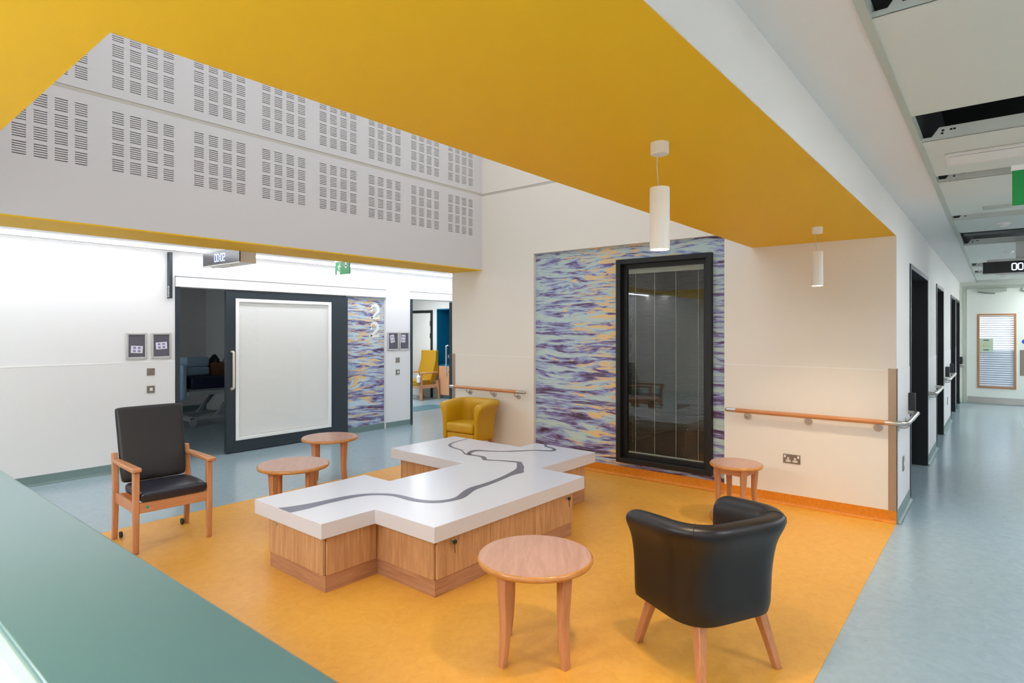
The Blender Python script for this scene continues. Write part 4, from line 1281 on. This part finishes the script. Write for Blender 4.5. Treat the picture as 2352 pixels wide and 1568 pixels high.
banks = [
    ([A8(p) for p in ((220, 522), (320, 510), (450, 488), (600, 455), (700, 437), (800, 428), (900, 427), (960, 430), (1020, 440), (1080, 456), (1130, 467), (1200, 475), (1270, 472), (1330, 464), (1375, 447), (1400, 420), (1440, 395), (1480, 382), (1560, 360), (1650, 325), (1720, 290), (1755, 268), (1760, 255), (1752, 242), (1755, 232))],
     [A8(p) for p in ((297, 552), (400, 530), (520, 497), (650, 467), (750, 447), (830, 438), (920, 440), (985, 450), (1040, 468), (1100, 482), (1180, 490), (1260, 490), (1340, 478), (1420, 458), (1455, 430), (1490, 402), (1560, 380), (1650, 345), (1740, 305), (1800, 297), (1806, 286), (1794, 279), (1808, 263), (1795, 243), (1786, 227))], 90),
    ([A4(p) for p in ((1390, 326), (1250, 311), (1100, 304), (1050, 301), (1025, 295), (1030, 283), (1018, 270), (960, 258), (900, 250), (862, 243))],
     [A4(p) for p in ((1445, 321), (1380, 311), (1250, 302), (1105, 296), (1066, 288), (1080, 274), (1045, 261), (980, 249), (920, 241), (876, 230))], 50),
    ([A4(p) for p in ((862, 243), (835, 233), (822, 212), (808, 196), (755, 184), (695, 165), (668, 144), (688, 128), (750, 107), (872, 77))],
     [A4(p) for p in ((880, 236), (850, 228), (833, 208), (826, 192), (775, 180), (722, 163), (706, 146), (712, 130), (762, 109), (880, 79))], 50),
    ([A4(p) for p in ((870, 236), (880, 215), (910, 200), (960, 193), (1010, 194), (1090, 202), (1200, 207), (1350, 203), (1500, 196), (1620, 194), (1730, 200), (1765, 196), (1765, 185), (1735, 174), (1690, 163), (1666, 152), (1680, 138))],
     [A4(p) for p in ((912, 244), (918, 226), (940, 214), (975, 207), (1020, 206), (1090, 209), (1200, 213), (1350, 213), (1500, 204), (1620, 202), (1740, 210), (1795, 204), (1806, 190), (1780, 176), (1725, 162), (1696, 152), (1700, 138))], 70)]
mb = MB()
cr_, sr_ = cos(-RZT), sin(-RZT)
for e1, e2, n_ in banks:
    a, b = resample(smooth_pts(e1), n_), resample(smooth_pts(e2), n_)
    vs = []
    for p in a + b:
        x, y = px_on(p[0], p[1], TZ)
        x, y = x - CX, y - CYY
        vs.append((x * cr_ - y * sr_, x * sr_ + y * cr_, TZ + 0.0008))
    mb.add(vs, [(i, n_ + i, n_ + i + 1, i + 1) for i in range(n_ - 1)])
mb.build('river_inlay', M['river'], tp, smooth=False)

# ------------------------------------------------------------------ round side tables
def round_table(R_, H_, foot, label, apron=False, base=False):
    t_ = thing('round_table', (0, 0, 0), label, 'table', 0, 'round beech side tables')
    prof = [(0.004, H_ - 0.034), (R_ - 0.02, H_ - 0.034), (R_ - 0.006, H_ - 0.030), (R_, H_ - 0.020), (R_ - 0.001, H_ - 0.010), (R_ - 0.006, H_ - 0.003), (R_ - 0.011, H_ - 0.0005)]
    MB().lathe(prof, 56).build('lipping', M['top_edge'], t_)
    MB().lathe([(0.004, H_ - 0.006), (R_ - 0.0105, H_ - 0.006), (R_ - 0.0105, H_), (0.004, H_)], 56).build('tabletop', M['top_wood'], t_)
    zb = 0.064 if base else 0.0
    for i in range(4):
        q = pi / 4 + i * pi / 2
        c, s_ = cos(q), sin(q)
        def ring(r0, w_, z_):
            o_ = []
            for a_, b_ in ((0, -1), (0, 1), (-0.62, 1), (-1, 0.45), (-1, -0.45), (-0.62, -1)):
                rr, tt = r0 + a_ * w_, b_ * w_ / 2
                o_.append((c * rr - s_ * tt, s_ * rr + c * tt, z_))
            return o_
        rt = foot + 0.01
        rs = []
        for f, dr, w_ in ((0, 0.012, 0.040), (0.25, 0.0, 0.045), (0.5, -0.002, 0.052), (0.75, 0.006, 0.060), (1.0, 0.012, 0.066)):
            rs.append(ring(foot + dr, w_ * (0.8 if base else 1), zb + (H_ - 0.034 - zb) * f))
        MB().rings(rs).build('leg', M['beech'], t_, 0.004)
    if apron:
        a_ = foot * 0.66
        mb_ = MB()
        for s_ in (-1, 1):
            mb_.box(-a_, a_, s_ * a_ - 0.009, s_ * a_ + 0.009, H_ - 0.088, H_ - 0.034)
            mb_.box(s_ * a_ - 0.009, s_ * a_ + 0.009, -a_, a_, H_ - 0.088, H_ - 0.034)
        mb_.build('apron', M['beech_x'], t_)
    if base:
        MB().lathe([(0.004, 0.004), (R_ - 0.012, 0.004), (R_ - 0.002, 0.012), (R_, 0.03), (R_ - 0.004, 0.046), (R_ - 0.012, 0.05), (R_ - 0.012, 0.064), (0.004, 0.064)], 48).build('base_disc', M['top_edge'], t_)
        MB().lathe([(0.004, 0.0642), (R_ - 0.014, 0.0642), (R_ - 0.014, 0.0652), (0.004, 0.0652)], 48).build('base_face', M['top_wood'], t_)
    return t_
r1 = round_table(0.297, 0.5, 0.222, 'nearest round beech table, on the orange floor between play table and dark tub chair')
copy_thing(r1, (2.81, 4.71, 0), radians(52), 'round beech table close behind the play table, nearer the high-backed wooden armchair')
copy_thing(r1, (3.77, 5.60, 0), radians(54), 'round beech table on the edge of the blue floor, nearest the grey sliding door')
r1.location = (2.455, 1.842, 0)
r1.rotation_euler = (0, 0, radians(35))
r2 = round_table(0.219, 0.5, 0.176, 'smaller round beech table with a disc base by the wall behind the dark tub chair', True, True)
r2.location = (5.25, 1.76, 0)
r2.rotation_euler = (0, 0, radians(-5.9))

# ------------------------------------------------------------------ tub armchairs
def tub_chair(name, label, mv, rz, loc):
    t_ = thing(name, loc, label, 'armchair', rz, 'tub armchairs')
    hw, yb, yf, rc = 0.29, -0.25, 0.17, 0.17
    path = [(-hw, yf - (yf - (yb + rc)) * i / 7, (-1, 0)) for i in range(8)]
    for i in range(1, 9):
        q = pi + pi / 2 * i / 8
        path.append((-hw + rc + rc * cos(q), yb + rc + rc * sin(q), (cos(q), sin(q))))
    for i in range(1, 5):
        path.append((-(hw - rc) + 2 * (hw - rc) * i / 4, yb, (0, -1)))
    path += [(-x, y, (-n_[0], n_[1])) for x, y, n_ in path[:16][::-1][1:]]
    prof = [(0.0, 0.255), (0.0, 0.36), (0.004, 0.46), (0.016, 0.56), (0.034, 0.63), (0.056, 0.672), (0.070, 0.702), (0.069, 0.728), (0.054, 0.746), (0.022, 0.754), (-0.020, 0.748), (-0.050, 0.728), (-0.066, 0.69), (-0.066, 0.60), (-0.060, 0.50), (-0.064, 0.40), (-0.064, 0.255)]
    def ring(x, y, n_, k=1.0, dz=0.0, drop=0.0):
        mid = 0.0
        out = []
        for o_, z in prof:
            oo = -0.02 + (o_ + 0.02) * k
            zz = z if z < 0.3 else 0.255 + (z - 0.255) * (1 - drop) - dz * max(0, (z - 0.45) / 0.29)
            out.append((x + n_[0] * oo, y + n_[1] * oo, zz))
        return out
    N_ = len(path)
    rs = []
    for i, (x, y, n_) in enumerate(path):
        d = min(i, N_ - 1 - i)
        drop = 0.05 * max(0, 1 - d / 9.0) ** 1.5
        if i == 0:
            for k, fy, dz in ((0.35, 0.045, 0.05), (0.7, 0.036, 0.022), (0.92, 0.02, 0.006)):
                rs.append(ring(x, y + fy, n_, k, dz, drop))
        rs.append(ring(x, y, n_, 1, 0, drop))
        if i == N_ - 1:
            for k, fy, dz in ((0.92, 0.02, 0.006), (0.7, 0.036, 0.022), (0.35, 0.045, 0.05)):
                rs.append(ring(x, y + fy, n_, k, dz, drop))
    o = MB().rings(rs).build('tub_shell', mv, t_, angle=70)
    sub = o.modifiers.new('smooth', 'SUBSURF')
    sub.levels = sub.render_levels = 1
    sm = MB()
    for s_ in (-1, 1):
        q = pi + pi / 2 * 0.5
        nx, ny = s_ * -cos(q) * -1, sin(q)
        bx, by = s_ * (hw - rc - rc * cos(q)), yb + rc + rc * sin(q)
        nx = s_ * -cos(q)
        sm.tube([(bx + nx * (o_ - 0.0015), by + ny * (o_ - 0.0015), z) for o_, z in prof[1:11]], 0.0016, 5)
    sm.build('seam', M['black'] if mv is not M['vinyl_yellow'] else M['mustard'], t_)
    B(-0.225, 0.225, -0.18, 0.20, 0.262, 0.352).build('seat_base', mv, t_, 0.02, 3)
    o = B(-0.227, 0.227, -0.185, 0.225, 0.355, 0.475).build('seat_cushion', mv, t_, 0.035, 4)
    for sx, sy in ((-1, -1), (-1, 1), (1, -1), (1, 1)):
        tx, ty = sx * 0.185, sy * 0.172
        fx, fy = sx * 0.236, sy * 0.24
        rr = []
        for (x, y, h_, z) in ((fx, fy, 0.017, 0.0), ((tx + fx) / 2, (ty + fy) / 2, 0.021, 0.14), (tx, ty, 0.025, 0.27)):
            rr.append([(x - h_, y - h_, z), (x + h_, y - h_, z), (x + h_, y + h_, z), (x - h_, y + h_, z)])
        MB().rings(rr).build('leg', M['beech'], t_, 0.004)
    return t_
tub_chair('tub_armchair', 'dark brown vinyl tub armchair with beech legs, its back to the viewer', M['vinyl_dark'], radians(63 - 90), (2.978, 1.155, 0.0025))
tub_chair('tub_armchair', 'mustard yellow vinyl tub armchair against the wall behind the play table', M['vinyl_yellow'], radians(92), (5.62, 5.26, 0.0025))

# ------------------------------------------------------------------ wooden armchair
ac = thing('wooden_armchair', (1.93, 5.136, 0.0025), 'high-backed black vinyl armchair with beech frame at the edge of the orange floor', 'armchair', radians(-2.9), 'wooden armchairs')
for s in (-1, 1):
    rs = []
    for z, h in ((0, 0.018), (0.3, 0.021), (0.60, 0.022)):
        rs.append([(s * 0.257 - h, -0.236 - h, z), (s * 0.257 + h, -0.236 - h, z), (s * 0.257 + h, -0.236 + h, z), (s * 0.257 - h, -0.236 + h, z)])
    MB().rings(rs).build('leg', M['beech'], ac, 0.008, 3)
    rs = []
    for y, z, h in ((0.262, 0.0, 0.018), (0.238, 0.25, 0.02), (0.232, 0.42, 0.021), (0.262, 0.68, 0.019)):
        rs.append([(s * 0.264 - h, y - h, z), (s * 0.264 + h, y - h, z), (s * 0.264 + h, y + h, z), (s * 0.264 - h, y + h, z)])
    o = MB().rings(rs).build('leg', M['beech'], ac, 0.006, 3)
    w_ = MB().lathe([(0.006, -0.01), (0.024, -0.009), (0.026, 0), (0.024, 0.009), (0.006, 0.01)], 16).build('caster', M['plastic_dark'], o)
    w_.location = (s * 0.225, 0.245, 0.027)
    w_.rotation_euler = (0, pi / 2, 0)
    pts = [(s * 0.262 - 0.034, -0.285), (s * 0.262 + 0.034, -0.285), (s * 0.262 + 0.032, 0.0), (s * 0.262 + 0.024, 0.245), (s * 0.262 - 0.024, 0.245), (s * 0.262 - 0.032, 0.0)]
    MB().prism(pts, 0.605, 0.636).build('armrest', M['beech_x'], ac, 0.010, 3)
    B(s * 0.258 - 0.011, s * 0.258 + 0.011, -0.215, 0.225, 0.295, 0.372).build('side_rail', M['beech_x'], ac, 0.003)
fr = B(-0.238, 0.238, -0.252, -0.228, 0.295, 0.372).build('front_rail', M['beech_x'], ac, 0.003)
MB().prism(arc(-0.185, 0.335, 0.011, 0, 360, 18)[:-1], -0.2535, -0.252, 'y').build('sticker', mat('green_sticker', (20, 140, 130), 0.5), fr)
B(-0.24, 0.24, 0.215, 0.24, 0.295, 0.36).build('rear_rail', M['beech_x'], ac, 0.003)
def pad(w0, w1, pts, thick, name, m_, bev):
    """upholstered pad swept along a side profile of (y, z, half width)"""
    rs = []
    n_ = len(pts)
    for i, (y, z) in enumerate(pts):
        a_, b_ = pts[max(0, i - 1)], pts[min(n_ - 1, i + 1)]
        t0, t1 = b_[0] - a_[0], b_[1] - a_[1]
        l = math.hypot(t0, t1)
        ny, nz = -t1 / l, t0 / l
        e = min(i, n_ - 1 - i)
        k = (0.55, 0.9, 1.0)[min(e, 2)]
        hw_ = w0 + (w1 - w0) * i / (n_ - 1)
        hw_ -= (0.012, 0.003, 0.0)[min(e, 2)]
        th_ = thick * k / 2
        ring = []
        for fx, ft in ((-1, -0.45), (-1, 0.45), (-0.955, 0.85), (-0.86, 1), (0, 1.06), (0.86, 1), (0.955, 0.85), (1, 0.45), (1, -0.45), (0.955, -0.85), (0.86, -1), (0, -1), (-0.86, -1), (-0.955, -0.85)):
            ring.append((fx * hw_, y + ny * th_ * ft, z + nz * th_ * ft))
        rs.append(ring)
    o_ = MB().rings(rs).build(name, m_, ac, angle=60)
    sb = o_.modifiers.new('smooth', 'SUBSURF')
    sb.levels = sb.render_levels = 1
    return o_
pad(0.232, 0.254, [(0.195, 0.438), (0.196, 0.452), (0.202, 0.50), (0.222, 0.60), (0.252, 0.72), (0.284, 0.86), (0.312, 0.98), (0.320, 1.016), (0.322, 1.028)], 0.062, 'backrest', M['vinyl_black'], 0)
pad(0.226, 0.236, [(0.165, 0.412), (0.15, 0.412), (0.10, 0.414), (-0.02, 0.418), (-0.15, 0.42), (-0.225, 0.414), (-0.262, 0.406), (-0.27, 0.405)], 0.086, 'seat', M['vinyl_navy'], 0)

# ------------------------------------------------------------------ wall socket
t = thing('twin_socket', (XW - 0.0, 1.497, 0.44), 'bronze twin socket outlet with white inserts on the wall by the small round table', 'socket')
B(-0.007, 0, -0.075, 0.075, -0.043, 0.043).build('plate', M['steel_plate'], t, 0.002)
for s in (-1, 1):
    B(-0.011, -0.007, s * 0.058 - 0.008, s * 0.058 + 0.008, 0.01, 0.034).build('rocker', M['plastic_white'], t, 0.001)
    o = MB().box(-0.0085, -0.007, s * 0.03 - 0.009, s * 0.03 + 0.009, -0.006, 0.014).box(-0.0085, -0.007, s * 0.03 - 0.021, s * 0.03 + 0.021, -0.028, -0.011).build('outlet', M['plastic_white'], t)
    MB().box(-0.009, -0.0084, s * 0.03 - 0.003, s * 0.03 + 0.003, 0.0, 0.008).box(-0.009, -0.0084, s * 0.03 - 0.015, s * 0.03 - 0.007, -0.022, -0.017).box(-0.009, -0.0084, s * 0.03 + 0.007, s * 0.03 + 0.015, -0.022, -0.017).build('slots', M['black'], o)

bpy.context.view_layer.update()
